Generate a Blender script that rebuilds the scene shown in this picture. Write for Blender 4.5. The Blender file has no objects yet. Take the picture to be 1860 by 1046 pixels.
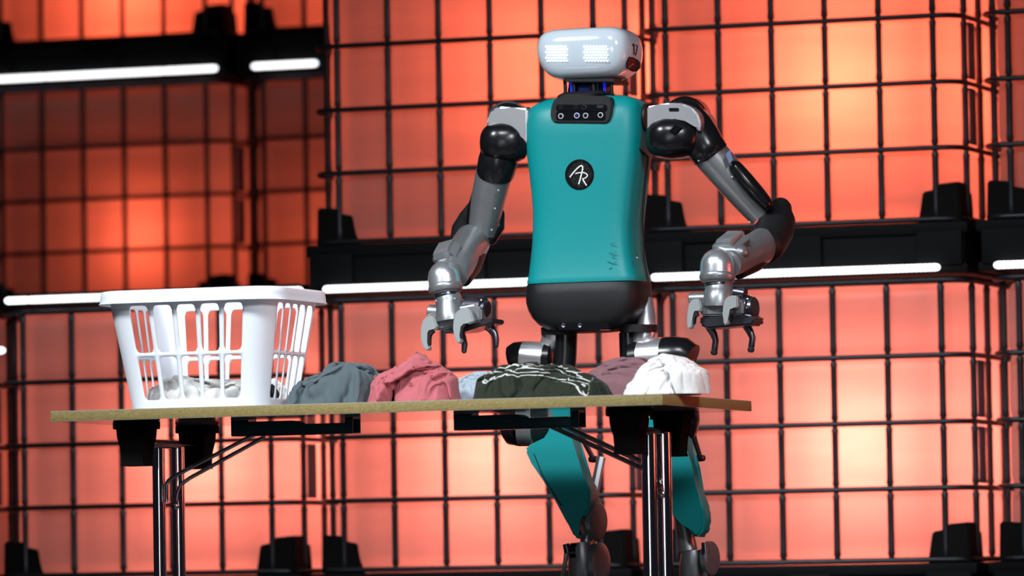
import bpy, bmesh, math, random
from mathutils import Vector, Matrix, noise
PI = math.pi
SC = bpy.context.scene
COL = SC.collection
V = Vector

# ------------------------------------------------------------------ camera
PHI, FPX, PITCH, ROLL = .3472, 10346.4, .0522, .0168
CAM = V((6.0818, -15.4085, .2116))
FW = V((-math.sin(PHI)*math.cos(PITCH), math.cos(PHI)*math.cos(PITCH), math.sin(PITCH)))
_r = V((math.cos(PHI), math.sin(PHI), 0)); _u = _r.cross(FW)
RT = _r*math.cos(ROLL) - _u*math.sin(ROLL); UP = _u*math.cos(ROLL) + _r*math.sin(ROLL)
cam = bpy.data.cameras.new('camera'); camo = bpy.data.objects.new('camera', cam); COL.objects.link(camo)
M = Matrix((RT, UP, -FW)).transposed().to_4x4(); M.translation = CAM
camo.matrix_world = M
cam.sensor_width = 36; cam.lens = FPX/1860*36; cam.clip_end = 200
cam.dof.use_dof = True; cam.dof.focus_distance = 17.2; cam.dof.aperture_fstop = 2.6
SC.camera = camo

# ------------------------------------------------------------------ world, stage lights, exposure
SC.view_settings.view_transform = 'Standard'; SC.view_settings.look = 'None'
SC.view_settings.exposure = 0; SC.view_settings.gamma = 1; SC.view_settings.use_curve_mapping = False
w = bpy.data.worlds.new('world'); SC.world = w; w.use_nodes = True
w.node_tree.nodes['Background'].inputs[0].default_value = (.010, .010, .014, 1)
w.node_tree.nodes['Background'].inputs[1].default_value = 1.0

def area(name, loc, target, size, power, color=(1, 1, 1), spread=180):
    l = bpy.data.lights.new(name, 'AREA'); l.shape = 'DISK'; l.size = size; l.energy = power; l.color = color
    l.spread = math.radians(spread)
    o = bpy.data.objects.new(name, l); COL.objects.link(o); o.location = loc
    o.rotation_euler = (V(target)-V(loc)).to_track_quat('-Z', 'Y').to_euler()
    return o
area('stage_key_light', (-2.5, -5, 6), (0, .8, 1.0), 1.4, 27, (.90, .96, 1), 34)
area('stage_fill_light', (5.5, -6, 4.6), (0, .7, .95), 1.6, 16, (.92, .96, 1), 34)
area('stage_top_light', (1.2, -3.6, 5.2), (.2, .9, 1.1), 1.2, 10, (.86, .92, 1), 40)

area('stage_front_wash', (2.5, -9, 1.3), (.4, 2, .5), 2.6, 3.5, (.92, .95, 1), 34)
area('stage_side_glow', (3.3, 1.5, 1.1), (0, .7, .8), 1.1, 8, (1, .13, .07), 120)

# ------------------------------------------------------------------ materials
def mat(name, color, rough=.5, metal=0, spec=.5, coat=0, bump=0, bscale=200, var=0, vscale=8, emit=None, estr=0, trans=0):
    m = bpy.data.materials.new(name); m.use_nodes = True; nt = m.node_tree; N = nt.nodes; L = nt.links
    b = N['Principled BSDF']
    b.inputs['Base Color'].default_value = (*color, 1); b.inputs['Roughness'].default_value = rough
    b.inputs['Metallic'].default_value = metal; b.inputs['Specular IOR Level'].default_value = spec
    b.inputs['Coat Weight'].default_value = coat
    tc = N.new('ShaderNodeTexCoord')
    if var:
        n = N.new('ShaderNodeTexNoise'); n.inputs['Scale'].default_value = vscale; n.inputs['Detail'].default_value = 4
        L.new(tc.outputs['Object'], n.inputs['Vector'])
        mr = N.new('ShaderNodeMapRange'); mr.inputs[3].default_value = 1-var; mr.inputs[4].default_value = 1+var
        L.new(n.outputs['Fac'], mr.inputs[0])
        vm = N.new('ShaderNodeVectorMath'); vm.operation = 'SCALE'; vm.inputs[0].default_value = color
        L.new(mr.outputs[0], vm.inputs['Scale']); L.new(vm.outputs[0], b.inputs['Base Color'])
    if bump:
        n = N.new('ShaderNodeTexNoise'); n.inputs['Scale'].default_value = bscale
        L.new(tc.outputs['Object'], n.inputs['Vector'])
        bp = N.new('ShaderNodeBump'); bp.inputs['Strength'].default_value = bump; bp.inputs['Distance'].default_value = .002
        L.new(n.outputs['Fac'], bp.inputs['Height']); L.new(bp.outputs[0], b.inputs['Normal'])
    if emit:
        b.inputs['Emission Color'].default_value = (*emit, 1); b.inputs['Emission Strength'].default_value = estr
    return m

TEAL = mat('teal_shell', (.001, .215, .222), .42, 0, .35, bump=.10, bscale=450)
BLACKM = mat('black_textured_plastic', (.007, .007, .008), .5, 0, .3, bump=.3, bscale=400)
BLACKG = mat('black_gloss_shell', (.006, .006, .007), .24, 0, .4)
SILVER = mat('silver_satin_metal', (.66, .66, .68), .30, .85, .5, var=.10, vscale=14)
GREYM = mat('grey_cast_metal', (.25, .26, .27), .36, .65, .5, var=.18, vscale=22)
DARKM = mat('dark_machined_metal', (.10, .10, .12), .3, .9, .5)
POLISH = mat('polished_dome_metal', (.70, .72, .76), .27, .85, .5, var=.2, vscale=30, bump=.15, bscale=60)
FINGER = mat('light_grey_finger', (.30, .32, .32), .42, .2, .4, var=.08)
HEADW = mat('white_head_shell', (.50, .57, .63), .12, 0, .5, coat=.6)
LED = mat('led_white', (1, 1, 1), .5, emit=(.86, .92, 1), estr=1.5)
TUBE = mat('led_tube_white', (1, 1, 1), .5, emit=(.95, .97, 1), estr=2.6)
EYEBG = mat('eye_glow_window', (.60, .68, .74), .2, emit=(.55, .62, 1), estr=.06)
GLASSB = mat('black_glass', (.006, .006, .008), .08, 0, .6)
BLUEG = mat('blue_neck_light', (.0, .01, .2), .3, emit=(.01, .03, 1), estr=.45)
REDW = mat('red_sensor_window', (.16, .012, .012), .1, 0, .6)
WHITEP = mat('white_print', (.75, .75, .75), .5)
BLACKP = mat('black_print', (.01, .01, .01), .5)
LENS = mat('lens_ring', (.6, .62, .65), .4, .2)
CHROME = mat('dark_chrome', (.62, .60, .64), .10, 1, .5)
CLAMP = mat('clamp_black_plastic', (.004, .004, .004), .85, 0, .08)
GREENST = mat('dark_green_steel', (.035, .085, .10), .25, .6)
BASKET = mat('white_basket_plastic', (.82, .86, .92), .32, 0, .45)
CAGE = mat('cage_steel', (.035, .040, .047), .38, .7, .5, var=.25, vscale=9)
PALLET = mat('black_pallet', (.004, .0045, .005), .65, 0, .12)
FOOTB = mat('black_corner_guard', (.004, .004, .004), .7, 0, .1)
PLATE = mat('blue_grey_plate', (.05, .065, .10), .5, .4)
FLOOR = mat('stage_floor_black', (.02, .02, .022), .35, 0, .5, var=.2, vscale=3)
CURT = mat('backdrop_black', (.008, .008, .009), .9, 0, .1)

def mdf():
    m = mat('mdf_edge', (.30, .24, .085), .6); nt = m.node_tree; N = nt.nodes; L = nt.links; b = N['Principled BSDF']
    tc = N.new('ShaderNodeTexCoord'); mp = N.new('ShaderNodeMapping'); mp.inputs['Scale'].default_value = (60, 60, 260)
    n = N.new('ShaderNodeTexNoise'); n.inputs['Scale'].default_value = 2.2; n.inputs['Detail'].default_value = 6
    r = N.new('ShaderNodeValToRGB'); r.color_ramp.elements[0].position = .35; r.color_ramp.elements[1].position = .72
    r.color_ramp.elements[0].color = (.20, .15, .042, 1); r.color_ramp.elements[1].color = (.36, .28, .11, 1)
    L.new(tc.outputs['Object'], mp.inputs['Vector']); L.new(mp.outputs[0], n.inputs['Vector']); L.new(n.outputs['Fac'], r.inputs[0])
    L.new(r.outputs[0], b.inputs['Base Color']); return m
MDF = mdf()
LAMIN = mat('glossy_laminate', (.42, .40, .38), .10, 0, .6)

def tankmat():
    m = bpy.data.materials.new('translucent_tank_plastic'); m.use_nodes = True; nt = m.node_tree; N = nt.nodes; L = nt.links
    for n in list(N): N.remove(n)
    out = N.new('ShaderNodeOutputMaterial'); mix = N.new('ShaderNodeMixShader'); tr = N.new('ShaderNodeBsdfTranslucent')
    b = N.new('ShaderNodeBsdfPrincipled'); b.inputs['Roughness'].default_value = .35
    b.inputs['Base Color'].default_value = (.42, .36, .34, 1); b.inputs['Specular IOR Level'].default_value = .25
    tc = N.new('ShaderNodeTexCoord'); mp = N.new('ShaderNodeMapping'); mp.inputs['Scale'].default_value = (1.3, 1.3, 9)
    n = N.new('ShaderNodeTexNoise'); n.inputs['Scale'].default_value = 2.5; n.inputs['Detail'].default_value = 3
    L.new(tc.outputs['Object'], mp.inputs['Vector']); L.new(mp.outputs[0], n.inputs['Vector'])
    r = N.new('ShaderNodeValToRGB'); r.color_ramp.elements[0].color = (.74, .73, .72, 1); r.color_ramp.elements[1].color = (.81, .80, .79, 1)
    r.color_ramp.elements[0].position = .3; r.color_ramp.elements[1].position = .7
    L.new(n.outputs['Fac'], r.inputs[0]); L.new(r.outputs[0], tr.inputs['Color'])
    mix.inputs[0].default_value = .72
    L.new(b.outputs[0], mix.inputs[1]); L.new(tr.outputs[0], mix.inputs[2]); L.new(mix.outputs[0], out.inputs['Surface'])
    return m
TANK = tankmat()

# ------------------------------------------------------------------ helpers
def P(px, py, y):
    """world point where the sight line of photo pixel (px, py) meets the vertical plane at depth y"""
    d = FW + RT*((px-930)/FPX) + UP*((523-py)/FPX)
    return CAM + d*((y-CAM.y)/d.y)
S = 1/587.

class MB:
    def __init__(s): s.v = []; s.f = []
    def add(s, vs, fs):
        o = len(s.v); s.v += [V(x) for x in vs]; s.f += [tuple(i+o for i in f) for f in fs]; return s
    def loft(s, rings, cap=True, closed=False):
        n = len(rings[0]); vs = [p for r in rings for p in r]; fs = []; m = len(rings)
        for j in range(m if closed else m-1):
            a = j*n; b = ((j+1) % m)*n
            for i in range(n): fs.append((a+i, a+(i+1) % n, b+(i+1) % n, b+i))
        if cap and not closed:
            fs.append(tuple(range(n-1, -1, -1))); fs.append(tuple((m-1)*n+i for i in range(n)))
        return s.add(vs, fs)
    def tube(s, pts, r, seg=12, cap=True, flat=1., up=None, closed=False, round_end=False):
        pts = [V(p) for p in pts]; n = len(pts)
        if not hasattr(r, '__len__'): r = [r]*n
        r = list(r)
        if round_end:
            av = lambda q: (q[0]+q[1])/2 if hasattr(q, '__len__') else q
            sc_ = lambda q, k: (q[0]*k, q[1]*k) if hasattr(q, '__len__') else q*k
            d0 = (pts[0]-pts[1]).normalized(); d1 = (pts[-1]-pts[-2]).normalized(); a, b = r[0], r[-1]; p0, p1 = pts[0], pts[-1]
            ks = [(.95, .31), (.8, .6), (.5, .866), (0.25, .968)]
            pts = [p0+d0*av(a)*k for k, _ in ks]+pts+[p1+d1*av(b)*k for k, _ in reversed(ks)]
            r = [sc_(a, q) for _, q in ks]+r+[sc_(b, q) for _, q in reversed(ks)]; n = len(pts)
        rings = []; prev = None
        for i in range(n):
            if closed: t = (pts[(i+1) % n]-pts[i-1]).normalized()
            else: t = (pts[min(i+1, n-1)]-pts[max(i-1, 0)]).normalized()
            if prev is None:
                a = V(up) if up else (V((0, 0, 1)) if abs(t.z) < .9 else V((0, 1, 0)))
            else: a = prev
            nn = (a-t*a.dot(t)).normalized(); prev = nn; bb = t.cross(nn)
            rr = r[i]
            ra, rb = (rr if hasattr(rr, '__len__') else (rr*flat, rr))
            rings.append([pts[i]+nn*(ra*math.cos(2*PI*k/seg))+bb*(rb*math.sin(2*PI*k/seg)) for k in range(seg)])
        return s.loft(rings, cap, closed)
    def lathe(s, c, axis, prof, seg=24):
        """prof: list of (radius, distance along axis)"""
        c = V(c); ax = V(axis).normalized()
        return s.tube_raw([c+ax*h for _, h in prof], [max(q, 1e-5) for q, _ in prof], ax, seg)
    def tube_raw(s, pts, rs, ax, seg):
        a = V((0, 0, 1)) if abs(ax.z) < .9 else V((0, 1, 0)); nn = (a-ax*a.dot(ax)).normalized(); bb = ax.cross(nn)
        return s.loft([[p+nn*(r*math.cos(2*PI*k/seg))+bb*(r*math.sin(2*PI*k/seg)) for k in range(seg)] for p, r in zip(pts, rs)])
    def box(s, c, size, rot=None, bevel=0, taper=1.):
        bm = bmesh.new(); bmesh.ops.create_cube(bm, size=1)
        for v in bm.verts:
            k = taper if v.co.z < 0 else 1
            v.co = V((v.co.x*size[0]*k, v.co.y*size[1]*k, v.co.z*size[2]))
        if bevel: bmesh.ops.bevel(bm, geom=bm.edges[:], offset=bevel, segments=2, affect='EDGES', profile=.6)
        mm = (rot.to_4x4() if rot else Matrix.Identity(4)); mm.translation = V(c)
        bm.transform(mm); bm.verts.index_update()
        s.add([v.co.copy() for v in bm.verts], [tuple(v.index for v in f.verts) for f in bm.faces]); bm.free(); return s
    def prism(s, poly, off, bevel=0):
        """poly: list of points in one plane, extruded by off"""
        off = V(off); n = len(poly); poly = [V(p) for p in poly]
        bm = bmesh.new(); a = [bm.verts.new(p) for p in poly]; b = [bm.verts.new(p+off) for p in poly]
        bm.faces.new(a[::-1]); bm.faces.new(b)
        for i in range(n): bm.faces.new((a[i], a[(i+1) % n], b[(i+1) % n], b[i]))
        if bevel: bmesh.ops.bevel(bm, geom=bm.edges[:], offset=bevel, segments=2, affect='EDGES', clamp_overlap=True)
        bmesh.ops.recalc_face_normals(bm, faces=bm.faces); bm.verts.index_update()
        s.add([v.co.copy() for v in bm.verts], [tuple(v.index for v in f.verts) for f in bm.faces]); bm.free(); return s
    def build(s, name, m, parent=None, angle=35, label=None, fix=True):
        me = bpy.data.meshes.new(name)
        off = ROOT.get(parent.name, V((0, 0, 0))) if parent else V((0, 0, 0))
        me.from_pydata([p-off for p in s.v], [], s.f)
        if fix:
            bm = bmesh.new(); bm.from_mesh(me); bmesh.ops.recalc_face_normals(bm, faces=bm.faces); bm.to_mesh(me); bm.free()
        me.materials.append(m); me.shade_smooth()
        if angle < 180: me.set_sharp_from_angle(angle=math.radians(angle))
        o = bpy.data.objects.new(name, me); COL.objects.link(o)
        if parent: o.parent = parent; ROOT[o.name] = off
        if label: o['label'] = label
        return o
ROOT = {}
def thing(name, loc, label, cat, group=None):
    o = bpy.data.objects.new(name, None); COL.objects.link(o); o.location = loc; o.empty_display_size = .05
    o['label'] = label; o['category'] = cat
    if group: o['group'] = group
    ROOT[o.name] = V(loc); return o
def tag(o, label, cat, group=None):
    o['label'] = label; o['category'] = cat
    if group: o['group'] = group
    return o
def copy_tree(o, parent=None):
    c = o.copy(); COL.objects.link(c); c.parent = parent
    for ch in o.children: copy_tree(ch, c)
    return c
def rrect(w, d, r, n=6):
    """rounded rectangle outline, counter-clockwise, centred"""
    pts = []
    for cx, cy, a0 in ((w/2-r, -d/2+r, -PI/2), (w/2-r, d/2-r, 0), (-w/2+r, d/2-r, PI/2), (-w/2+r, -d/2+r, PI)):
        for k in range(n+1):
            a = a0+PI/2*k/n; pts.append((cx+r*math.cos(a), cy+r*math.sin(a)))
    return pts

# ------------------------------------------------------------------ setting
f = MB().box((0, 3, -.05), (40, 34, .1)).build('floor', FLOOR); f['kind'] = 'structure'
f = MB().box((-4, 14, 4), (40, .2, 8)).build('wall_back', CURT); f['kind'] = 'structure'
f = MB().box((-2, 5.8, .045), (16, 5.6, .09)).build('trim_1', PALLET); f['kind'] = 'structure'

# ------------------------------------------------------------------ container totes
XB = [-.48125+.1925*i for i in range(6)]
ZB = [.186, .43, .655, .882, 1.138]
TW, TD = 1.15, 1.0
def make_tote():
    t = thing('container_tote', (0, 0, 0), '', 'tank')
    # tank: rounded box whose walls bulge out between the rings
    rings = []; zs = []
    nz = 60
    for j in range(nz+1):
        z = .165+(1.152-.165)*j/nz
        e = min(j/nz, 1-j/nz)*(1.152-.165); rr = .07
        ins = 0 if e > rr else rr-math.sqrt(max(0, rr*rr-(rr-e)**2))
        g = min(abs(z-q) for q in ZB); ins += .010*math.exp(-(g/.022)**2)
        base = rrect(TW-.045, TD-.045, .12, 8)
        ring = []
        # subdivide straight runs
        pts = []
        for k in range(len(base)):
            a = V(base[k]).to_3d(); b = V(base[(k+1) % len(base)]).to_3d(); m_ = 1 if (b-a).length < .1 else 40
            for q in range(m_): pts.append(a.lerp(b, q/m_))
        for p in pts:
            gx = min(abs(p.x-q) for q in XB) if abs(p.y) > TD/2-.06 else min(abs(p.y-q) for q in YB)
            i2 = ins+.007*math.exp(-(gx/.016)**2)
            d = V((p.x/(TW/2), p.y/(TD/2), 0)); 
            L_ = max(abs(d.x), abs(d.y))
            nrm = V((0, math.copysign(1, p.y), 0)) if abs(d.y) >= abs(d.x) else V((math.copysign(1, p.x), 0, 0))
            if abs(abs(d.x)-abs(d.y)) < .25: nrm = V((p.x, p.y, 0)).normalized()
            q = p-nrm*i2
            if ins > .03: q = p*(1-i2/.55)
            ring.append(V((q.x, q.y, z)))
        rings.append(ring)
    mb = MB(); mb.loft(rings); mb.build('tank', TANK, t, 180)
    # cage rings
    for z in ZB:
        pts = [V((x, y, z)) for x, y in rrect(TW, TD, .075, 6)]
        pp = []
        for k in range(len(pts)):
            pp.append(pts[k])
        MB().tube(pp, .0095 if z < 1.1 else .012, 8, closed=True, up=(0, 0, 1)).build('cage_ring', CAGE, t, 60)
    # vertical bars, each pinched flat where a ring crosses it
    zz = []; rr = []
    z = ZB[0]
    for a, b in zip(ZB[:-1], ZB[1:]):
        for k, q in ((0, .009), (.05, .0095), (.09, .0135), (.16, .0118), (.5, .0115), (.84, .0118), (.91, .0135), (.95, .0095)):
            zz.append(a+(b-a)*k); rr.append(q)
    zz.append(ZB[-1]); rr.append(.007)
    mb = MB(); mb.tube([(0, 0, q) for q in zz], rr, 8)
    first = None
    places = [(x, -TD/2+.012) for x in XB]+[(x, TD/2-.012) for x in XB]+[(sx*(TW/2-.012), y) for sx in (-1, 1) for y in YB]
    for x, y in places:
        if first is None: o = mb.build('cage_bar', CAGE, t, 60); first = o
        else: o = first.copy(); COL.objects.link(o)
        o.location = (x, y, 0)
    # pallet: deck, skid runners and blocks
    mb = MB(); mb.box((0, 0, .155), (TW+.05, TD+.05, .04), bevel=.008)
    mb.box((0, 0, .085), (TW+.02, TD+.02, .11), bevel=.004)
    mb.box((0, 0, .016), (TW+.04, TD+.04, .032), bevel=.006)
    for sx in (-1, 0, 1):
        for sy in (-1, 1): mb.box((sx*.5, sy*.47, .085), (.16, .12, .12), bevel=.006)
    mb.build('pallet', PALLET, t)
    # corner guards: tall block at the corner with a lower slanted wing inward
    for sx in (-1, 1):
        for sy in (-1, 1):
            mb = MB(); x1 = sx*(TW/2-.02); y0 = sy*(TD/2-.022)
            ip = -sx
            y0 = sy*(TD/2-.008); x1 = sx*(TW/2-.006)
            mb.prism([(x1, y0, .172), (x1+ip*.088, y0, .172), (x1+ip*.082, y0, .306), (x1+sx*-.004, y0, .312)], (0, -sy*.10, 0), .006)
            mb.prism([(x1+ip*.090, y0, .172), (x1+ip*.152, y0, .172), (x1+ip*.134, y0, .280), (x1+ip*.092, y0, .288)], (0, -sy*.05, 0), .004)
            mb.prism([(x1, y0-sy*.10, .172), (x1, y0-sy*.17, .172), (x1, y0-sy*.15, .280), (x1, y0-sy*.10, .288)], (-sx*.05, 0, 0), .004)
            mb.build('corner_guard', FOOTB, t)
    # plates on the right side
    for a, b in ((ZB[1], ZB[2]), (ZB[2], ZB[3])):
        MB().box((TW/2+.002, -TD/2+.16, (a+b)/2), (.008, .07, (b-a)-.03), bevel=.002).build('side_plate', PLATE, t)
    return t
YB = [-.385+.1925*i for i in range(5)]
proto = make_tote()
# first bar x, front plane y, level, light (x offset, y from front, z), power, colour, label
RED = (1, .115, .048); ORG = (1, .125, .058); PNK = (1, .185, .125)
toteL = [
 (-1.3438, 3.316, 1, (.28, .30, .78), 9.5, ORG, 'glowing orange caged liquid tank at chest height behind the robot, left of its head'),
 (-.1163, 3.316, 1, (.14, .26, .68), 13.5, ORG, 'glowing caged tank with the brightest yellow spot, right of the robot head'),
 (1.1112, 3.316, 1, (.1, .5, .8), 6.0, RED, 'upper caged tank cut off by the right edge of the picture'),
 (-3.818, 3.316, 0, (.30, .4, .6), 2.0, RED, 'lower caged tank outside the left edge, only its dark side at the picture edge'),
 (-2.581, 3.316, 0, (.22, .24, .62), 8.5, PNK, 'lower left pink caged tank behind the laundry basket'),
 (-1.344, 3.316, 0, (.05, .26, .60), 10.5, PNK, 'lower pink caged tank behind the middle of the table'),
 (-.1069, 3.316, 0, (.17, .25, .60), 12.0, PNK, 'lower caged tank right of the table, with a bright yellow middle'),
 (1.130, 3.316, 0, (.0, .5, .7), 6.0, PNK, 'lower caged tank cut off by the right edge of the picture'),
 (-4.373, 7.0, 1, (.16, .19, .48), 2.7, RED, 'dim far left caged tank with dark top, between the two upper light tubes'),
 (-3.145, 7.0, 1, (-.1, .3, .40), 2.4, RED, 'narrow dim far caged tank partly hidden by the nearer orange tank'),
 (-5.600, 7.0, 1, (0, .4, .5), 2.5, RED, 'dim far caged tank beyond the left edge of the picture'),
 (-4.373, 7.0, 2, (.12, .26, .42), 8, RED, 'topmost far left caged tank, cut off by the top of the picture'),
 (-3.145, 7.0, 2, (0, .4, .5), 7, RED, 'topmost far caged tank right of the gap, cut off by the picture top'),
 (-4.373, 7.0, 0, (0, .5, .6), 3, RED, 'far caged tank at the bottom of the back stack, hidden behind the lower pink tanks'),
 (-3.145, 7.0, 0, (0, .5, .6), 3, RED, 'far bottom caged tank under the narrow dim tank'),
]
for i, (x0, y0, lv, lp, pw, colr, lab) in enumerate(toteL):
    o = proto if i == 0 else copy_tree(proto)
    c = V((x0+.48125, y0+.5, .09+1.16*lv)); o.location = c; o['label'] = lab; o['group'] = 'caged tanks stacked as a glowing wall'
    l = bpy.data.lights.new('tank_lamp', 'POINT'); l.energy = pw*2.3; l.color = colr; l.shadow_soft_size = .07
    lo = bpy.data.objects.new('tank_lamp', l); COL.objects.link(lo); lo.location = c+V((lp[0], -.5+lp[1]*1.25, lp[2]))
# ------------------------------------------------------------------ LED tubes
def led_tube(pxa, pxb, y, z, label, pya):
    a = P(pxa, pya, y); b = P(pxb, pya, y); a.z = b.z = z
    mid = (a+b)/2; t = thing('led_tube', mid, label, 'light', 'white light tubes under the tank pallets')
    n = max(6, int((b.x-a.x)/.016)); pts = []; rr = []
    for k in range(n+1):
        for q, r_ in ((0, .0115), (.5, .0132)):
            if k == n and q: break
            pts.append(a.lerp(b, (k+q)/n)); rr.append(r_)
    MB().tube(pts, rr, 12, round_end=True).build('glowing_tube', TUBE, t, 60)
    mb = MB()
    for q in (.12, .88):
        c = a.lerp(b, q); mb.box(c+V((0, .0205, .0)), (.03, .017, .03), bevel=.003)
    mb.build('mounting_clip', PALLET, t)
    return t
ZT = 1.268
led_tube(592, 1128, 3.262, ZT, 'long white light tube running behind the robot right forearm', 510)
led_tube(1188, 1702, 3.262, ZT, 'long white light tube running behind the robot left hand to the right', 500)
led_tube(1811, 2330, 3.262, ZT, 'white light tube cut off by the right edge of the picture', 478)
led_tube(54, 545, 3.262, ZT, 'white light tube running left out from behind the laundry basket rim', 545)
led_tube(14, 49, 3.262, ZT, 'very short white light tube piece at left end of basket height tube', 547)
led_tube(300, 390, 6.946, 2.437, 'short right piece of the upper left white light tube', 130)
led_tube(85, 294, 6.946, 2.437, 'middle piece of the upper left white light tube', 132)
led_tube(-150, 79, 6.946, 2.437, 'left piece of the upper left tube, cut off by the picture edge', 135)
led_tube(462, 572, 6.946, 2.437, 'short separate white light tube at the top beside the nearer orange tank', 114)
led_tube(-70, 4, 3.27, 1.09, 'tiny glowing tube end at the far left edge of the picture', 630)
# thin black deck on the lower left tank, carrying its tube
tag(MB().box((-2.10, 3.82, 1.269), (1.21, 1.05, .05), bevel=.006).build('black_deck_board', PALLET), 'thin black deck board lying on the lower left tank', 'board')

# ------------------------------------------------------------------ table
tb = thing('folding_table', (0, .42, 0), 'long folding table with raw board edge and paired dark chrome legs', 'table')
TL, TDp = 1.9128, .8432
top = MB(); top.box((0, TDp/2, .735), (TL, TDp, .029), bevel=.0015).build('tabletop', MDF, tb)
MB().box((0, TDp/2, .7203), (TL-.002, TDp-.002, .0015)).build('underside_laminate', LAMIN, tb)
MB().box((0, TDp/2, .7503), (TL-.002, TDp-.002, .0015)).build('top_laminate', LAMIN, tb)
def clamp(px, y, wpx):
    c = P(px, 770, y); x = c.x; wd = wpx*S
    mb = MB(); zt = .7195
    mb.box((x, y, zt-.0125), (wd, .10, .025), bevel=.004)
    mb.loft([[V((x+sx*wd*.5*k, y+sy*.045*k2, z)) for sx, sy in ((-1, -1), (1, -1), (1, 1), (-1, 1))] for k, k2, z in
             ((.84, 1, zt-.02), (.80, .95, zt-.05), (.66, .85, zt-.082), (.60, .8, zt-.126))])
    mb.box((x, y, zt-.130), (wd*.66, .075, .009), bevel=.002)
    mb.build('leg_clamp', CLAMP, tb, 25)
    return x
def table_leg(fx, fy, rx, ry, w1, w2, ppx, rad, sgn):
    xa = clamp(fx, fy, w1); xb = clamp(rx, ry, w2)
    a = V((xa, fy, .655)); b = V((xb, ry, .655)); d = (b-a)
    # flat cross bar with rounded nose
    prof = []
    mb = MB(); mb.tube([a+d*.08, a+d*.15, a+d*.5, a+d*.85, a+d*1.04], [(.010, .014), (.013, .030), (.013, .034), (.012, .032), (.004, .010)], 12)
    mb.build('cross_bar', CHROME, tb, 50)
    for px, q in ppx:
        y = fy+(ry-fy)*q; c = P(px, 850, y)
        MB().tube([(c.x, y, z) for z in (.0, .03, .3, .6, .652)], rad*S, 20).build('leg_post', CHROME, tb, 60)
        mb = MB(); mb.lathe((c.x, y, .0), (0, 0, 1), [(rad*S*1.5, .0), (rad*S*1.5, .02), (rad*S*1.1, .03)], 20)
        mb.build('floor_glide', CLAMP, tb)
    mb = MB(); m_ = (a+b)/2; mb.box((m_.x, m_.y, .035), (.05, .56, .03), bevel=.01); mb.build('foot_bar', CHROME, tb)
table_leg(248, .14, 358, .70, 66, 62, ((288.5, .42), (323.5, .62)), 11.5, 1)
table_leg(1143, .18, 1221, .60, 66, 64, ((1179, .40), (1206, .62)), 13, -1)
# folding bracket channels
def channel(pa, pb, y, z0, z1):
    a = P(pa, 775, y).x; b = P(pb, 775, y).x
    mb = MB()
    mb.box(((a+b)/2, y-.030, (z0*1.4+z1*.6)/2+.003), (b-a, .003, (z1-z0)*.62), bevel=.0008)
    mb.box(((a+b)/2, y+.030, (z0*1.4+z1*.6)/2+.003), (b-a, .003, (z1-z0)*.62), bevel=.0008)
    mb.box(((a+b)/2, y, z0), (b-a, .06, .003), bevel=.0008)
    for x, w_ in ((a+.028, .056), (b-.013, .026)):
        mb.box((x, y-.030, (z0+z1)/2), (w_, .004, z1-z0)); mb.box((x, y+.030, (z0+z1)/2), (w_, .004, z1-z0))
        mb.box((x, y, z1-.002), (w_, .064, .003))
    mb.build('bracket_channel', GREENST, tb)
    mb = MB(); mb.prism([(a+.06, y-.036, z1-.004), (a+.20, y-.036, z1-.004), (a+.215, y-.036, z1-.012), (a+.19, y-.036, z1-.026), (a+.10, y-.036, z1-.018), (a+.06, y-.036, z1-.02)], (0, .072, 0), .001)
    mb.build('locking_latch', GREENST, tb)
channel(427, 648, .40, .674, .7195)
channel(831, 1058, .40, .674, .7195)
def rod(pts, r=.0062):
    MB().tube([P(*p) for p in pts], r, 10).build('brace_rod', CHROME, tb, 60)
rod([(303, 912, .365), (302, 880, .365), (306, 873, .365), (322, 862, .37), (470, 785, .38), (474, 778, .38)])
rod([(319, 925, .45), (322, 895, .44), (328, 880, .44), (345, 868, .44), (478, 795, .42), (484, 778, .42)])
rod([(1000, 768, .38), (1003, 775, .38), (1170, 852, .36)], .0075)
rod([(1008, 766, .44), (1020, 772, .44), (1180, 845, .44), (1193, 860, .44), (1200, 895, .36)], .0075)
mb = MB(); mb.lathe(P(319.5, 918, .435), (0, -1, 0), [(.011, 0), (.011, .008), (.006, .011)], 14); mb.build('pivot_bolt', CHROME, tb)
mb = MB(); mb.lathe(P(1201, 898, .385), (0, -1, 0), [(.011, 0), (.011, .008), (.006, .011)], 14); mb.build('pivot_bolt', CHROME, tb)

# ------------------------------------------------------------------ laundry basket
BX, BY = P(396, 640, .33).x, .30
HB = .345
def bsize(h):   # outer width and depth at height h
    k = h/HB; return .435+.105*k, .325+.110*k, .07
def bsurf(s, h):
    """s in [0,4): side index + fraction of that side's length incl. half corners"""
    w_, d_, r_ = bsize(h); side = int(s) % 4; t = s-int(s)
    ln = (w_, d_, w_, d_)[side]; arc = PI*r_/2; flat = ln-2*r_; tot = flat+arc
    u = t*tot-arc/2
    if u < 0: a = u/r_; lx, ly = -flat/2+r_*math.sin(a), -r_+r_*math.cos(a)
    elif u > flat: a = (u-flat)/r_; lx, ly = flat/2+r_*math.sin(a), -r_+r_*math.cos(a)
    else: lx, ly = u-flat/2, 0
    hd = (d_, w_, d_, w_)[side]/2; ly = ly+hd      # outward distance
    ang = (-PI/2, 0, PI/2, PI)[side]
    nx, ny = math.cos(ang), math.sin(ang); tx, ty = -ny, nx
    return V((BX+tx*lx+nx*ly, BY+ty*lx+ny*ly,   .7535+h))
bk = thing('laundry_basket', (BX, BY, .7535), 'white plastic slotted laundry basket at the left end of the table', 'basket')
mb = MB()
NQ = 10
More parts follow.
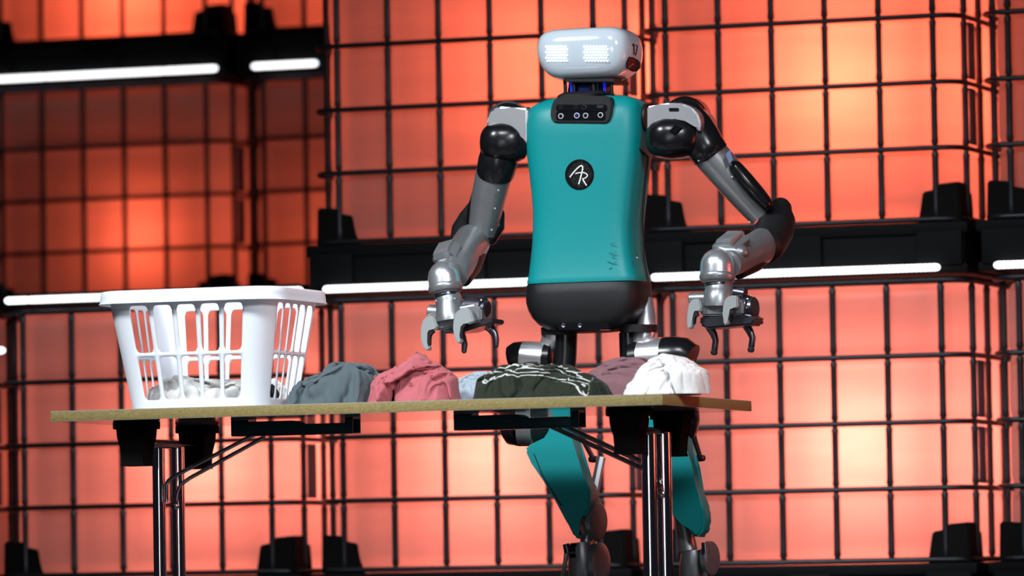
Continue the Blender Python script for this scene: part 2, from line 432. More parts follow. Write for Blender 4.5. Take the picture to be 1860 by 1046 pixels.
def rect_pts(s0, s1, h0, h1):     # 4*NQ points around the rectangle
    o = []
    for k in range(NQ): o.append((s0+(s1-s0)*k/NQ, h0))
    for k in range(NQ): o.append((s1, h0+(h1-h0)*k/NQ))
    for k in range(NQ): o.append((s1-(s1-s0)*k/NQ, h1))
    for k in range(NQ): o.append((s0, h1-(h1-h0)*k/NQ))
    return o
def rr_pts(s0, s1, h0, h1, rs, rh):
    out = []; cs, ch = (s0+s1)/2, (h0+h1)/2
    for (s, h) in rect_pts(s0, s1, h0, h1):
        x, y = (s-cs), (h-ch); ax, ay = abs(x), abs(y); lx, ly = (s1-s0)/2-rs, (h1-h0)/2-rh
        if ax > lx and ay > ly:
            ex, ey = (ax-lx)/rs, (ay-ly)/rh; q = max(ex, ey)/math.hypot(ex, ey)
            ax, ay = lx+rs*ex*q, ly+rh*ey*q
        out.append((cs+math.copysign(ax, x), ch+math.copysign(ay, y)))
    return out
rows = [(.0, .020), (.020, .160), (.160, .312), (.312, HB)]
for side in range(4):
    n = 5
    m0, m1 = .115, .885
    if side in (1, 3): m0, m1 = .13, .87
    edges = [0, m0/3, m0*2/3]+[m0+(m1-m0)*k/n for k in range(n+1)]+[m1+(1-m1)/3, m1+(1-m1)*2/3, 1]
    for ri, (h0, h1) in enumerate(rows):
        for k in range(len(edges)-1):
            s0, s1 = edges[k], edges[k+1]
            slot = ri in (1, 2) and 3 <= k < 3+n
            outer = rect_pts(s0, s1, h0, h1)
            if slot:
                g = (s1-s0)*.10; inn = rr_pts(s0+g, s1-g, h0+.006, h1-.006, (s1-s0)*.2, .012)
                vs = [bsurf(side+a, b) for a, b in outer]+[bsurf(side+a, b) for a, b in inn]
                N_ = 4*NQ; mb.add(vs, [(i, (i+1) % N_, N_+(i+1) % N_, N_+i) for i in range(N_)])
            else:
                vs = []; fs = []
                for j in range(NQ+1):
                    for i in range(NQ+1): vs.append(bsurf(side+s0+(s1-s0)*min(i/NQ, 1-1e-9), h0+(h1-h0)*j/NQ))
                for j in range(NQ):
                    for i in range(NQ): a = j*(NQ+1)+i; fs.append((a, a+1, a+NQ+2, a+NQ+1))
                mb.add(vs, fs)
# floor of the basket
ring = [bsurf(side+k/20, 0) for side in range(4) for k in range(20)]
ci = [V((BX, BY, .7535))]
mb.add(ring+ci, [(i, (i+1) % 80, 80) for i in range(80)])
body = mb.build('basket_body', BASKET, bk, 40)
bm = bmesh.new(); bm.from_mesh(body.data); bmesh.ops.remove_doubles(bm, verts=bm.verts, dist=.0004); bmesh.ops.recalc_face_normals(bm, faces=bm.faces); bm.to_mesh(body.data); bm.free()
body.data.set_sharp_from_angle(angle=math.radians(40))
sm = body.modifiers.new('thick', 'SOLIDIFY'); sm.thickness = .0035; sm.offset = 0
# rim: rolled flange
prof = [(-.002, .322), (.003, .345), (.012, .352), (.018, .351), (.024, .345), (.026, .332), (.027, .318), (.031, .313), (.028, .311), (.024, .316), (.022, .336), (.017, .345), (.010, .345), (.0, .335)]
rings = []
for side in range(4):
    for k in range(24):
        s = side+k/24
        b0 = bsurf(s, HB); w_, d_, r_ = bsize(HB)
        n_ = (bsurf(s+.002 if True else s, HB)-bsurf((s-.002) % 4, HB)); n_ = V((n_.y, -n_.x, 0)).normalized()
        rings.append([V((b0.x+n_.x*o, b0.y+n_.y*o,   .7535+h)) for o, h in prof])
MB().loft(rings, False, True).build('basket_rim', BASKET, bk, 50)

# ------------------------------------------------------------------ clothes
def fabric(name, color, color2=None, stripes=False, vs=60, rough=.85, sheen=.3):
    m = mat(name, color, rough, 0, .2, bump=.35, bscale=700, var=.12, vscale=vs)
    nt = m.node_tree; N = nt.nodes; L = nt.links; b = N['Principled BSDF']; b.inputs['Sheen Weight'].default_value = sheen*.3
    if stripes:
        at = N.new('ShaderNodeAttribute'); at.attribute_name = 'band'
        r = N.new('ShaderNodeValToRGB'); cr = r.color_ramp; cr.interpolation = 'CONSTANT'
        cr.elements[0].position = 0; cr.elements[0].color = (0, 0, 0, 1); cr.elements[1].position = .10; cr.elements[1].color = (1, 1, 1, 1)
        for p_, c_ in ((.145, 0), (.28, 1), (.325, 0), (.46, 1), (.505, 0)):
            e = cr.elements.new(p_); e.color = (c_, c_, c_, 1)
        L.new(at.outputs['Fac'], r.inputs[0])
        mx = N.new('ShaderNodeMix'); mx.data_type = 'RGBA'; mx.inputs[6].default_value = (*color, 1); mx.inputs[7].default_value = (.6, .6, .58, 1)
        L.new(r.outputs[0], mx.inputs[0]); L.new(mx.outputs[2], b.inputs['Base Color'])
    return m
# rest shapes of four draped sheets, in millimetres: x rows, then y rows, then z rows;
# each row is its first value followed by the steps to the next ones
CLOTH_SIM = {
 'a': (31, 24, [
  [-174,16,17,21,16,13,20,12,15,18,9,1,19,23,7,-8,23,18,22,15,12,12,21,-9,0,12,22,16,16,18,20],
  [-176,13,17,16,18,15,18,15,13,13,13,17,18,12,13,0,12,13,20,11,15,18,20,-10,14,3,19,19,21,16,17],
  [-180,11,16,19,11,21,17,16,12,16,12,14,18,9,17,11,7,14,9,12,16,16,14,8,3,17,7,24,21,20,16],
  [-187,16,18,12,20,11,20,13,17,10,23,8,15,6,19,12,13,14,6,14,16,15,15,5,-3,18,16,22,16,25,20],
  [-192,20,11,16,21,16,14,16,18,11,18,13,5,19,11,14,12,11,11,12,18,4,19,-1,6,16,23,18,20,14,21],
  [-196,18,18,13,20,13,15,16,20,13,12,12,15,10,17,10,15,10,16,13,15,-8,19,10,-2,21,23,21,11,18,16],
  [-200,14,18,14,19,15,15,16,13,19,15,12,12,17,12,10,13,16,14,18,3,-9,21,2,14,21,16,14,20,13,21],
  [-206,16,19,10,22,15,17,8,20,14,18,14,14,11,9,17,12,17,20,10,-1,-4,11,3,23,20,22,9,18,15,14],
  [-202,11,19,20,9,17,13,17,7,19,17,10,18,12,13,10,16,14,18,-2,0,3,8,20,22,18,20,16,16,6,14],
  [-208,21,19,15,19,10,14,12,9,16,7,15,18,11,15,15,12,15,14,-12,1,12,20,19,22,17,9,16,11,6,17],
  [-204,17,10,20,22,-1,15,15,7,19,12,17,9,17,9,18,13,14,2,-7,17,18,19,14,19,13,11,13,4,18,16],
  [-209,18,19,7,16,10,7,17,6,18,18,7,15,15,16,17,11,11,2,12,16,16,18,16,18,15,13,13,7,2,12],
  [-206,11,12,18,4,14,6,13,13,16,15,17,7,13,18,13,19,15,9,20,15,15,11,22,12,15,12,19,13,7,7],
  [-216,14,13,8,13,13,13,8,11,19,11,21,16,21,9,20,8,11,19,18,6,16,18,14,18,13,21,21,7,17,7],
  [-232,11,18,12,7,16,19,15,8,13,18,21,22,18,11,13,19,-4,17,16,19,13,19,22,9,9,23,11,9,11,15],
  [-246,10,16,11,16,21,18,19,9,13,16,16,23,23,17,4,15,8,12,16,16,20,16,20,12,11,6,9,11,15,7],
  [-253,19,14,14,21,18,13,13,12,16,20,14,20,20,21,14,16,9,8,3,22,21,18,19,13,19,-2,9,3,7,19],
  [-257,18,21,21,17,16,6,15,13,15,17,23,20,16,18,21,18,12,13,0,12,17,19,15,18,21,11,0,12,9,7],
  [-251,18,20,19,18,3,10,16,22,12,20,13,22,22,20,16,18,19,15,10,9,15,0,19,22,14,11,19,0,17,16],
  [-247,15,21,12,9,15,19,19,14,19,12,23,16,15,19,17,20,22,8,17,12,21,-5,19,12,14,21,10,19,5,17],
  [-245,19,16,20,9,17,14,19,13,16,17,18,22,14,16,14,16,18,22,9,21,18,0,18,11,14,16,14,18,16,13],
  [-241,14,23,20,17,11,15,18,14,14,16,19,15,14,19,17,15,23,12,18,5,17,19,15,15,8,19,20,6,20,18],
  [-237,20,19,18,18,17,16,18,19,6,15,14,21,15,15,16,13,10,18,22,20,14,12,22,8,16,9,16,20,15,16],
  [-225,17,22,14,19,18,18,21,19,7,15,4,15,22,20,19,14,-8,13,20,22,24,19,11,20,2,20,9,23,20,15],
  [-279,5,9,8,15,5,10,6,5,7,3,18,-7,5,2,-1,-3,7,-3,4,1,-5,5,-3,13,-10,3,4,10,-1,-2],
  [-263,6,7,10,11,10,5,9,7,7,2,8,8,-1,8,-4,-5,5,3,-2,3,-2,7,-5,4,-1,1,7,3,4,2],
  [-245,10,4,9,13,8,8,8,8,7,3,2,9,-5,14,-1,-4,6,-11,5,4,-3,5,1,-4,9,-1,1,9,3,-1],
  [-225,7,6,10,5,13,10,5,12,4,7,0,8,-3,2,12,-4,5,-10,-2,11,-5,6,3,-5,11,-4,2,1,6,8],
  [-202,1,6,10,7,4,11,1,15,13,-1,12,-4,9,-1,11,-4,3,-5,-1,1,0,10,-2,1,2,5,-4,5,6,6],
  [-183,6,4,0,8,11,6,2,12,16,2,9,3,-2,10,-6,12,-9,8,-5,6,-3,10,-1,-4,1,-1,8,-4,12,6],
  [-164,7,3,4,4,5,8,6,6,9,17,-6,16,-3,6,1,4,-2,2,1,6,-1,6,-3,5,-1,-5,6,0,9,6],
  [-144,6,2,5,1,4,3,14,9,7,3,10,-7,18,-4,9,-4,5,-4,13,3,4,1,-1,-5,8,0,-11,7,6,10],
  [-123,6,1,3,4,6,0,7,16,0,10,-3,4,0,16,-9,12,-7,9,0,10,6,5,2,-5,-6,6,-7,0,13,7],
  [-104,2,6,2,4,0,11,-2,12,12,-1,-4,10,-7,2,14,-4,10,6,-3,9,13,2,-8,-3,3,-14,3,5,13,11],
  [-81,-3,1,9,8,-7,12,-3,11,11,-1,0,-5,4,-2,4,15,-1,13,1,1,2,-4,1,-9,15,-7,-7,17,4,4],
  [-73,2,10,0,10,1,-1,6,11,10,-5,-14,2,0,10,3,10,11,6,-1,2,-5,-11,11,-4,3,10,-14,14,15,-1],
  [-53,1,2,11,-7,18,-5,1,14,-6,-4,1,-8,1,7,12,13,4,0,-2,-4,-4,14,-6,3,-3,11,-3,-5,13,11],
  [-48,17,2,-3,6,-2,17,-6,2,2,-5,5,0,-8,10,2,19,7,5,1,-8,-3,8,-3,2,-4,-2,7,1,7,10],
  [-41,20,8,0,-6,2,9,7,0,-3,7,5,-4,-3,-4,13,4,19,1,5,-3,-2,1,-5,-1,0,4,-3,-1,11,5],
  [-26,11,14,1,1,-3,5,5,1,8,-1,-13,-2,2,8,10,1,19,7,-7,9,3,-4,-6,-5,-3,2,-5,0,1,12],
  [-8,10,6,11,-9,-11,14,11,3,6,-4,-7,-6,3,-7,9,3,9,6,20,1,9,0,-9,1,-4,-1,-4,-4,-4,-2],
  [10,2,10,-7,-14,9,14,15,-2,13,-13,4,-11,-11,2,1,-5,5,11,24,18,0,1,5,-4,0,-6,-2,-8,-4,7],
  [19,0,-1,-9,6,11,5,18,1,7,-4,-14,-8,3,-10,-11,10,2,10,14,20,3,17,3,3,-9,0,-2,-4,-8,-3],
  [39,-4,-5,0,3,13,0,-9,13,-5,18,-5,-17,-16,-6,7,-6,6,21,3,18,7,21,-6,18,-7,4,-12,0,-5,-1],
  [56,-5,3,-4,4,-12,14,-2,-15,8,3,4,-3,-11,-15,-9,14,12,3,14,5,15,20,-6,15,13,-3,-10,1,-7,-10],
  [78,-4,-2,1,-10,-2,-12,11,-6,-17,-7,4,6,-12,5,-4,-3,6,16,2,23,15,0,16,4,16,10,-11,-6,3,-8],
  [101,-7,-3,-2,-7,-2,-12,-13,3,-17,-7,-18,2,9,-9,14,2,12,1,8,11,19,13,-3,18,3,19,1,-2,-9,6],
  [115,0,-7,-2,-2,-8,-10,-12,-14,-18,-5,-19,-17,5,9,0,20,21,13,8,7,6,7,14,4,18,-6,21,-1,-2,-9],
  [9,8,-9,6,3,-7,6,-7,12,-6,8,-14,4,-6,10,18,-2,6,-6,15,4,10,-3,-15,-12,-7,0,-14,12,-3,-12],
  [17,-6,9,-7,-1,6,-4,6,-6,2,11,0,-13,7,-1,19,10,-16,3,16,12,9,-10,-12,-11,-21,-2,3,-9,10,-8],
  [25,-10,5,7,-16,-1,-1,12,-5,2,1,3,2,12,-4,15,12,-17,11,3,17,-3,-16,-13,-16,-2,-15,4,5,-7,16],
  [14,8,-6,8,7,-13,0,1,4,-14,1,17,2,16,7,-3,8,-5,15,6,-7,-10,-2,-16,-21,6,-6,-6,12,2,-3],
  [17,-8,18,-6,3,13,-10,12,-7,-12,6,-1,21,-4,19,-3,11,0,12,-9,-4,-20,7,-19,-18,-9,0,9,0,15,-4],
  [22,-12,10,18,-4,-5,8,-8,7,-1,1,0,8,15,2,18,-4,14,-7,2,-11,-20,-4,-17,-21,8,0,-3,12,-6,11],
  [25,-13,14,12,-5,5,-7,6,4,4,-5,17,-4,13,11,11,5,8,-2,-1,-18,-22,-8,-23,-17,7,10,-3,11,-8,-1],
  [16,8,-3,18,5,-6,8,-14,-1,16,14,3,11,1,15,5,14,2,6,-14,-19,-21,-14,-23,1,-7,7,16,-10,10,-9],
  [8,14,9,0,19,-13,14,-4,-10,14,10,20,2,14,4,15,2,14,-5,-16,-21,-21,-19,-12,2,0,2,12,1,-17,10],
  [12,1,14,12,3,15,-3,11,-11,-2,20,17,8,13,12,3,15,4,-4,-21,-23,-18,-13,-6,-6,-3,12,9,-9,-15,-4],
  [8,9,20,1,6,20,1,15,-13,1,7,14,21,9,16,10,1,17,-17,-19,-15,-15,-9,-13,0,-6,8,4,-14,-2,-10],
  [19,11,1,21,3,14,16,10,-15,-2,12,13,16,16,9,14,5,6,-9,-19,-16,-17,-3,-9,-2,-2,-2,8,-16,-16,-18],
  [12,17,16,10,19,1,21,3,-1,0,10,7,15,13,10,16,6,-5,-1,-10,-19,-17,-11,5,-6,6,-8,-3,-13,-17,-18],
  [27,1,20,19,15,13,3,17,-2,5,6,9,-3,-1,14,9,6,12,-1,-12,-22,-3,-6,4,0,3,-2,-11,-20,-12,-19],
  [43,-1,15,18,19,17,9,0,0,-3,12,-2,-6,7,4,11,0,12,0,-7,-13,-7,12,-1,1,-1,-6,-18,-20,-10,-15],
  [41,17,12,14,18,9,9,-1,1,-7,2,-9,0,6,8,5,8,3,4,-11,-4,9,-5,3,8,-8,-17,-13,-21,-14,-9],
  [44,1,18,12,7,12,9,10,4,11,-14,-16,1,8,-3,3,6,4,3,-4,-3,10,11,-7,16,-13,-19,-17,-19,-23,-13],
  [32,6,7,7,9,14,17,7,4,9,-9,-8,-3,-6,4,6,1,2,5,-7,3,13,4,7,3,-7,-13,-21,-8,-19,-20],
  [16,6,0,8,13,20,13,4,7,4,-2,-13,1,1,1,1,-3,4,1,11,-7,7,7,11,1,-10,-9,-7,-19,-4,-12],
  [24,-10,-3,12,16,12,9,3,4,8,-5,1,-4,-6,6,4,-5,2,1,4,-2,4,3,9,5,-9,-3,-12,2,-22,9],
  [15,11,-16,5,19,-2,8,9,1,4,3,-9,2,3,2,-1,1,4,-5,0,-3,2,3,8,5,9,-11,-16,3,-1,-13],
  [18,2,1,-9,11,7,-7,9,10,-4,15,-7,-16,6,0,9,-2,2,-10,1,-2,5,8,0,7,2,6,-8,-19,8,-1],
  [22,3,-11,8,-8,9,-8,0,12,2,2,5,-6,-11,6,1,6,5,-16,-3,5,4,3,4,3,3,-1,0,-3,-13,10],
  [9,14,1,-15,11,-11,1,2,-3,2,5,-1,4,1,-8,8,-2,-1,8,-2,-8,-3,4,5,-3,7,-5,0,-1,6,-10],
 ]),
 'b': (30, 25, [
  [-278,17,14,13,16,12,16,20,13,11,16,16,14,17,19,18,13,18,20,19,18,10,18,20,17,20,15,14,2,13],
  [-278,15,15,21,15,16,14,15,20,18,11,17,17,11,14,22,15,16,18,19,18,16,10,21,15,11,17,16,17,7],
  [-275,17,17,11,21,15,13,21,10,21,23,15,12,21,11,16,21,19,14,14,18,9,17,12,17,10,20,17,19,18],
  [-268,10,16,14,21,19,16,9,17,14,20,23,18,11,21,20,11,19,19,17,11,7,21,17,19,12,9,23,18,15],
  [-269,17,12,15,21,18,21,9,18,19,14,19,15,21,13,16,21,14,19,17,17,9,14,19,21,21,3,19,20,5],
  [-261,13,17,14,16,20,8,21,15,19,22,14,20,14,20,19,13,17,18,17,21,16,14,8,21,10,19,16,15,18],
  [-252,20,7,17,11,16,15,20,17,19,16,16,21,23,11,18,23,17,13,18,16,15,15,13,16,15,18,19,18,9],
  [-246,19,19,7,12,18,13,10,23,21,19,16,20,19,21,15,13,20,21,10,18,15,12,15,19,15,20,19,21,12],
  [-234,10,16,15,20,14,16,10,13,22,20,18,13,21,20,22,18,8,19,20,16,12,10,21,14,17,14,23,16,19],
  [-233,20,13,14,17,21,7,20,14,16,19,15,20,17,19,19,16,20,14,9,16,16,13,16,22,21,17,8,18,13],
  [-227,21,19,11,14,19,11,16,19,15,17,21,13,18,16,18,22,13,24,16,6,12,8,15,21,14,18,21,13,18],
  [-223,9,17,19,23,18,8,13,21,20,20,15,18,14,21,16,18,19,8,19,17,8,10,17,9,21,18,8,22,19],
  [-204,2,17,16,17,19,6,16,10,18,18,20,21,19,20,20,20,14,3,17,14,10,15,12,22,15,12,21,17,13],
  [-197,11,16,17,11,16,5,22,16,12,16,17,21,16,14,19,15,12,9,11,18,14,15,14,15,21,18,13,19,20],
  [-190,18,16,17,8,15,6,15,18,21,16,16,11,13,15,8,19,14,6,18,10,18,20,11,21,9,18,21,15,21],
  [-185,20,17,18,9,13,15,12,17,16,19,14,10,10,13,19,2,12,18,11,20,17,14,19,4,16,18,13,13,17],
  [-173,12,19,18,20,5,16,18,10,19,15,19,-2,13,17,8,14,1,14,22,13,18,21,3,16,17,2,20,20,16],
  [-169,19,8,19,20,11,17,13,15,15,21,4,7,14,19,17,-1,16,2,14,21,18,6,19,9,14,17,9,17,19],
  [-154,9,16,13,19,14,12,19,14,13,15,10,4,16,12,18,20,-4,19,3,14,20,18,6,19,15,16,14,14,13],
  [-141,9,18,11,15,19,10,14,18,18,1,11,12,11,16,15,10,16,-1,21,6,18,16,20,9,20,18,16,15,14],
  [-134,11,20,18,7,13,18,14,10,22,-1,9,14,11,17,11,15,1,11,9,21,11,18,16,20,14,19,9,20,22],
  [-136,17,19,24,-3,17,9,19,19,7,8,11,12,17,10,12,19,9,5,5,16,17,15,22,13,19,19,8,21,20],
  [-136,19,20,21,11,0,22,-1,19,11,13,18,13,16,13,1,18,8,19,16,-2,12,21,18,20,13,19,18,12,17],
  [-136,20,17,17,20,0,16,10,0,14,17,18,16,18,19,-8,14,19,8,14,14,10,14,18,13,18,21,15,16,13],
  [-124,3,20,15,12,18,12,16,0,4,16,21,16,18,17,7,9,6,13,19,3,13,13,17,21,14,17,14,15,15],
  [-131,8,-3,-6,11,-12,6,2,20,19,12,14,14,6,-12,-7,-4,-10,-9,-7,0,-15,-4,12,9,-13,15,-8,21,15],
  [-120,-5,13,1,-9,4,-9,10,-4,17,20,7,14,14,11,-3,-6,-15,-3,-6,-9,-7,-12,-2,14,3,0,-2,-3,19],
  [-116,0,2,12,-4,0,-8,-2,12,5,8,12,12,3,19,16,-4,-13,-11,7,-6,-18,-2,-4,3,16,-2,-8,-4,6],
  [-113,13,-8,14,-1,-11,9,3,-6,12,10,4,-2,18,3,12,15,-11,4,-8,-6,-9,-1,2,-10,10,14,-7,-8,-3],
  [-90,-1,3,-10,5,1,-4,16,2,-7,0,3,14,-3,15,18,0,7,-5,12,-11,-16,6,7,-6,-8,18,5,-9,-12],
  [-68,-4,-4,-3,-7,-6,13,3,6,3,-1,-19,5,16,3,9,17,15,-2,-10,8,-9,-12,19,5,-14,-1,4,9,-9],
  [-47,-8,-2,-4,-11,3,-7,1,1,-3,15,-12,-11,5,19,12,1,14,17,-4,-11,6,-11,14,8,-3,-9,-6,-6,17],
  [-36,-1,-5,-8,-3,-2,-6,-5,1,-3,-8,16,-4,-10,1,17,18,0,6,20,-2,-12,-7,16,10,-15,7,-9,-3,6],
  [-18,-7,-2,-3,-5,-9,-6,0,-7,-5,2,-3,6,-2,-8,2,14,23,8,0,16,-4,-10,-5,16,-4,5,3,-3,-1],
  [-6,-4,3,-5,-10,-3,-7,-3,-4,-12,5,-4,4,-5,-1,-7,13,6,18,17,14,-10,4,-9,-2,8,6,8,1,-2],
  [8,-2,-1,-4,-4,-9,-2,-4,-6,-5,-7,5,-12,7,-9,6,-2,9,4,16,22,2,-1,-3,2,8,3,10,4,-4],
  [25,-1,-4,-6,-4,-9,-1,-4,0,-3,-8,-12,3,-7,4,-7,12,1,16,7,9,9,6,-9,12,7,1,11,4,0],
  [40,-2,-9,1,-8,-8,-6,0,0,-6,-8,-7,1,-7,-1,-5,11,13,12,9,12,2,3,2,4,7,7,3,7,8],
  [54,-4,-6,-10,-2,-9,5,-3,-10,1,-2,-4,-9,-5,-6,4,10,14,13,9,12,-3,7,0,8,6,5,-1,10,5],
  [34,13,8,-3,1,-15,5,-1,-10,-13,-13,-3,6,-4,3,-13,-4,13,17,10,16,13,-4,15,1,10,8,4,2,8],
  [41,-2,14,9,-9,-3,-4,-8,3,-6,-9,-8,0,2,0,-8,-10,-6,10,17,5,14,9,4,18,3,13,3,14,13],
  [24,12,8,3,4,-4,6,-6,-17,2,-11,-6,16,-9,14,-14,-3,-9,-7,6,15,10,2,21,8,13,18,4,6,8],
  [14,8,0,5,4,3,5,-7,-2,-8,-6,12,17,-14,6,2,-7,-6,-7,-4,2,11,19,6,14,12,4,15,16,9],
  [0,1,13,-2,6,9,-2,-5,-1,9,7,1,16,-11,13,-9,-3,-2,-6,-2,-8,10,5,20,-8,13,13,9,10,15],
  [-14,-3,13,19,4,-6,20,0,-8,0,20,5,7,1,3,3,-7,-3,-10,5,-8,-4,11,2,10,-10,12,14,9,13],
  [-5,3,-5,8,10,13,-3,9,9,-1,10,15,-2,13,-3,14,-10,-6,-6,-11,6,-10,2,9,1,-1,4,20,-5,2],
  [15,-3,1,0,15,5,5,7,9,5,8,1,9,-7,12,11,0,-10,-8,-2,-10,5,-6,-2,18,3,-4,11,2,4],
  [26,4,2,3,10,11,0,9,10,5,2,6,-6,5,-1,18,5,-14,-4,-8,0,-6,3,2,3,11,2,1,5,2],
  [47,-2,3,7,9,12,2,2,16,7,-3,2,-7,3,0,20,-3,-7,-6,-8,6,-4,4,2,1,4,10,1,5,4],
  [48,16,4,4,9,12,7,-8,17,15,-1,-2,-6,4,-9,12,3,-14,0,3,1,3,1,4,-2,1,8,10,5,4],
  [7,2,1,7,-6,5,-7,-1,0,6,-4,3,11,-6,0,6,3,-5,-8,3,-5,9,2,-8,-8,2,-1,2,4,2],
  [24,2,-4,0,8,-4,5,-8,-3,-2,3,-4,2,8,-2,-6,14,5,-15,-8,11,-3,15,-5,-11,0,2,2,-6,-4],
  [47,-5,-1,0,6,0,2,-4,-8,1,0,-11,4,1,10,-4,-8,4,8,-15,2,10,2,-3,-5,-9,8,8,-7,-8],
  [68,-11,7,-2,-3,9,-7,-12,8,-9,2,-3,2,2,3,-3,-1,-5,-2,4,-5,6,0,-7,6,-7,-12,3,10,-3],
  [70,7,-8,11,-1,-2,0,-10,-6,6,-6,-1,6,-2,4,3,-3,-4,-3,-7,2,10,-11,-11,3,7,-6,-10,3,14],
  [64,17,-1,-5,17,6,-13,-4,-1,0,-3,4,-5,7,-4,-2,8,-2,-8,-5,0,0,-1,-7,-6,12,0,-8,-3,-6],
  [73,-2,21,-10,11,4,7,-2,0,-4,1,-2,1,-5,2,0,-4,-4,3,-6,6,-1,-1,-5,-4,-5,7,-2,-11,-5],
  [83,-2,6,12,4,-11,10,18,-7,0,1,-3,-4,9,-9,-1,3,-5,-4,2,0,3,4,-7,-7,0,-3,2,-10,-18],
  [74,12,12,6,-5,9,-3,16,14,-4,-5,5,-2,0,2,-7,-6,2,-5,3,-6,5,4,0,-4,-3,-13,-3,-12,-2],
  [75,8,13,12,4,-4,11,4,17,9,-5,5,-3,1,-1,0,-8,-7,2,-2,-5,7,-3,-2,5,-6,-14,-21,1,-12],
  [63,8,14,20,16,5,-1,3,7,14,12,-6,12,-8,7,-9,2,-14,2,-5,2,-13,-1,-3,1,-2,-17,-5,-17,5],
  [63,19,16,14,1,7,0,7,9,14,15,11,2,5,-3,-2,-10,-7,-13,9,-4,-14,-12,11,-17,-4,-1,-17,-10,-6],
  [63,11,15,18,9,5,0,6,22,17,15,14,-2,10,-1,-3,-10,-15,-19,2,1,-9,-7,1,-4,-17,-10,2,-15,-16],
  [54,19,13,8,9,8,20,-3,12,21,20,16,12,1,0,0,-14,-15,-17,-6,-9,-12,6,-13,3,-3,-13,-16,1,-1],
  [62,-2,14,13,18,1,13,19,11,3,13,18,18,8,-2,-18,-12,-13,-17,-6,-12,-8,3,-5,-2,0,-6,-5,-16,1],
  [42,9,9,11,15,14,9,15,15,14,11,7,17,5,-3,-9,-21,-16,-12,-11,-1,-8,-9,8,-10,-3,-5,-6,0,-5],
  [35,5,9,13,11,19,7,13,11,9,12,10,17,0,6,-14,-15,-20,-17,-5,-7,-4,-1,-1,-5,-3,-7,-7,-2,2],
  [26,7,21,11,8,6,4,12,9,10,9,14,13,-2,7,-1,-21,-13,-19,-16,0,-4,-1,-2,-4,-8,4,-13,-5,5],
  [22,14,2,15,10,4,6,8,8,8,11,11,8,-1,14,-6,-8,-23,-5,-23,-9,1,-1,-8,8,-3,-10,13,-11,-11],
  [11,19,7,-2,16,9,-2,14,1,12,8,6,6,4,11,6,-18,-13,-16,-7,-20,-4,0,-3,4,3,2,9,1,-12],
  [8,14,-1,10,6,7,5,5,11,0,14,5,4,8,8,11,-8,-22,-18,-16,-5,-15,-2,2,1,1,3,8,3,1],
  [15,8,-14,4,10,2,11,4,9,12,5,4,7,1,8,7,3,-12,-20,-23,-14,1,-14,1,8,9,-12,7,6,6],
  [10,4,4,-10,9,14,-4,19,-2,16,-4,6,-7,7,6,9,4,-13,-6,-16,-22,-15,7,-6,-1,9,4,-9,12,-4],
  [17,0,-4,1,-5,11,10,6,12,11,-10,-4,-10,9,3,10,8,-3,-12,-14,-16,-9,0,6,1,-7,1,8,-7,10],
  [31,-13,-3,13,-13,-5,11,-5,14,19,-6,-9,-11,10,-6,10,12,-2,-6,-6,-14,-5,3,-9,3,11,3,-5,-12,8],
 ]),
 'c': (32, 22, [
  [-173,14,8,-1,12,18,13,16,23,14,10,21,14,12,6,5,19,8,-12,-9,-17,16,19,20,18,16,14,22,24,9,15,17],
  [-183,3,14,2,21,14,20,8,20,20,15,15,12,9,9,-1,19,12,-7,-13,11,6,17,22,11,18,14,20,18,19,13,15],
  [-192,-4,16,17,10,23,20,13,14,15,13,16,4,11,8,4,13,17,1,-12,19,11,15,19,14,8,23,22,14,7,20,14],
  [-199,-4,19,12,17,20,18,18,12,14,17,2,17,-2,20,1,19,5,-4,16,8,18,19,15,12,16,16,12,19,15,8,18],
  [-199,10,4,20,7,20,9,17,15,18,16,10,2,13,4,15,14,-1,15,9,20,13,22,13,15,8,19,18,9,17,14,12],
  [-195,6,14,5,7,19,7,18,17,13,12,19,-3,12,7,11,18,7,18,6,23,18,13,19,19,5,16,20,17,11,20,15],
  [-202,19,0,12,18,10,-3,22,21,1,19,9,12,4,19,0,14,13,15,23,21,17,21,13,16,13,11,20,20,15,18,9],
  [-188,-10,12,18,4,16,1,15,13,4,17,7,13,17,10,17,8,17,11,22,24,23,23,12,18,19,6,22,18,14,18,13],
  [-180,-2,-13,13,16,7,17,10,13,0,18,21,5,6,18,16,9,16,17,21,21,22,26,13,19,12,21,13,19,22,16,12],
  [-201,10,10,-11,15,19,7,21,9,15,8,19,15,5,10,15,19,13,19,14,23,23,18,21,19,14,20,15,21,15,23,13],
  [-216,10,10,6,8,16,17,9,14,18,21,12,13,18,5,12,12,16,19,17,22,22,21,21,15,14,14,20,22,20,13,21],
  [-226,1,15,12,12,13,24,9,9,17,16,12,19,23,17,14,8,8,19,23,17,25,21,13,22,9,13,23,21,12,17,17],
  [-218,-5,4,11,15,23,15,13,12,15,15,23,15,19,23,22,10,7,15,13,22,19,19,21,19,7,18,13,21,19,14,10],
  [-218,12,5,11,7,14,10,17,11,18,18,14,24,23,21,15,23,9,13,11,11,21,25,23,6,8,16,19,23,17,22,8],
  [-200,4,14,7,14,3,12,11,16,9,19,18,19,22,20,20,19,21,14,13,7,14,18,26,6,12,17,16,20,18,10,6],
  [-182,6,12,7,12,5,9,8,16,12,10,23,20,22,21,16,23,10,8,19,19,11,8,16,21,16,14,13,13,18,4,16],
  [-171,13,13,10,6,-11,19,15,6,18,10,17,22,21,14,18,17,12,12,17,6,16,18,17,13,16,16,18,5,15,7,20],
  [-158,7,20,16,0,-6,5,16,18,10,16,16,19,13,16,17,14,10,14,9,19,11,6,22,21,16,17,8,13,0,18,15],
  [-150,15,8,18,4,5,5,5,17,16,12,19,11,17,13,19,12,0,16,3,16,21,20,17,10,16,13,16,2,17,3,18],
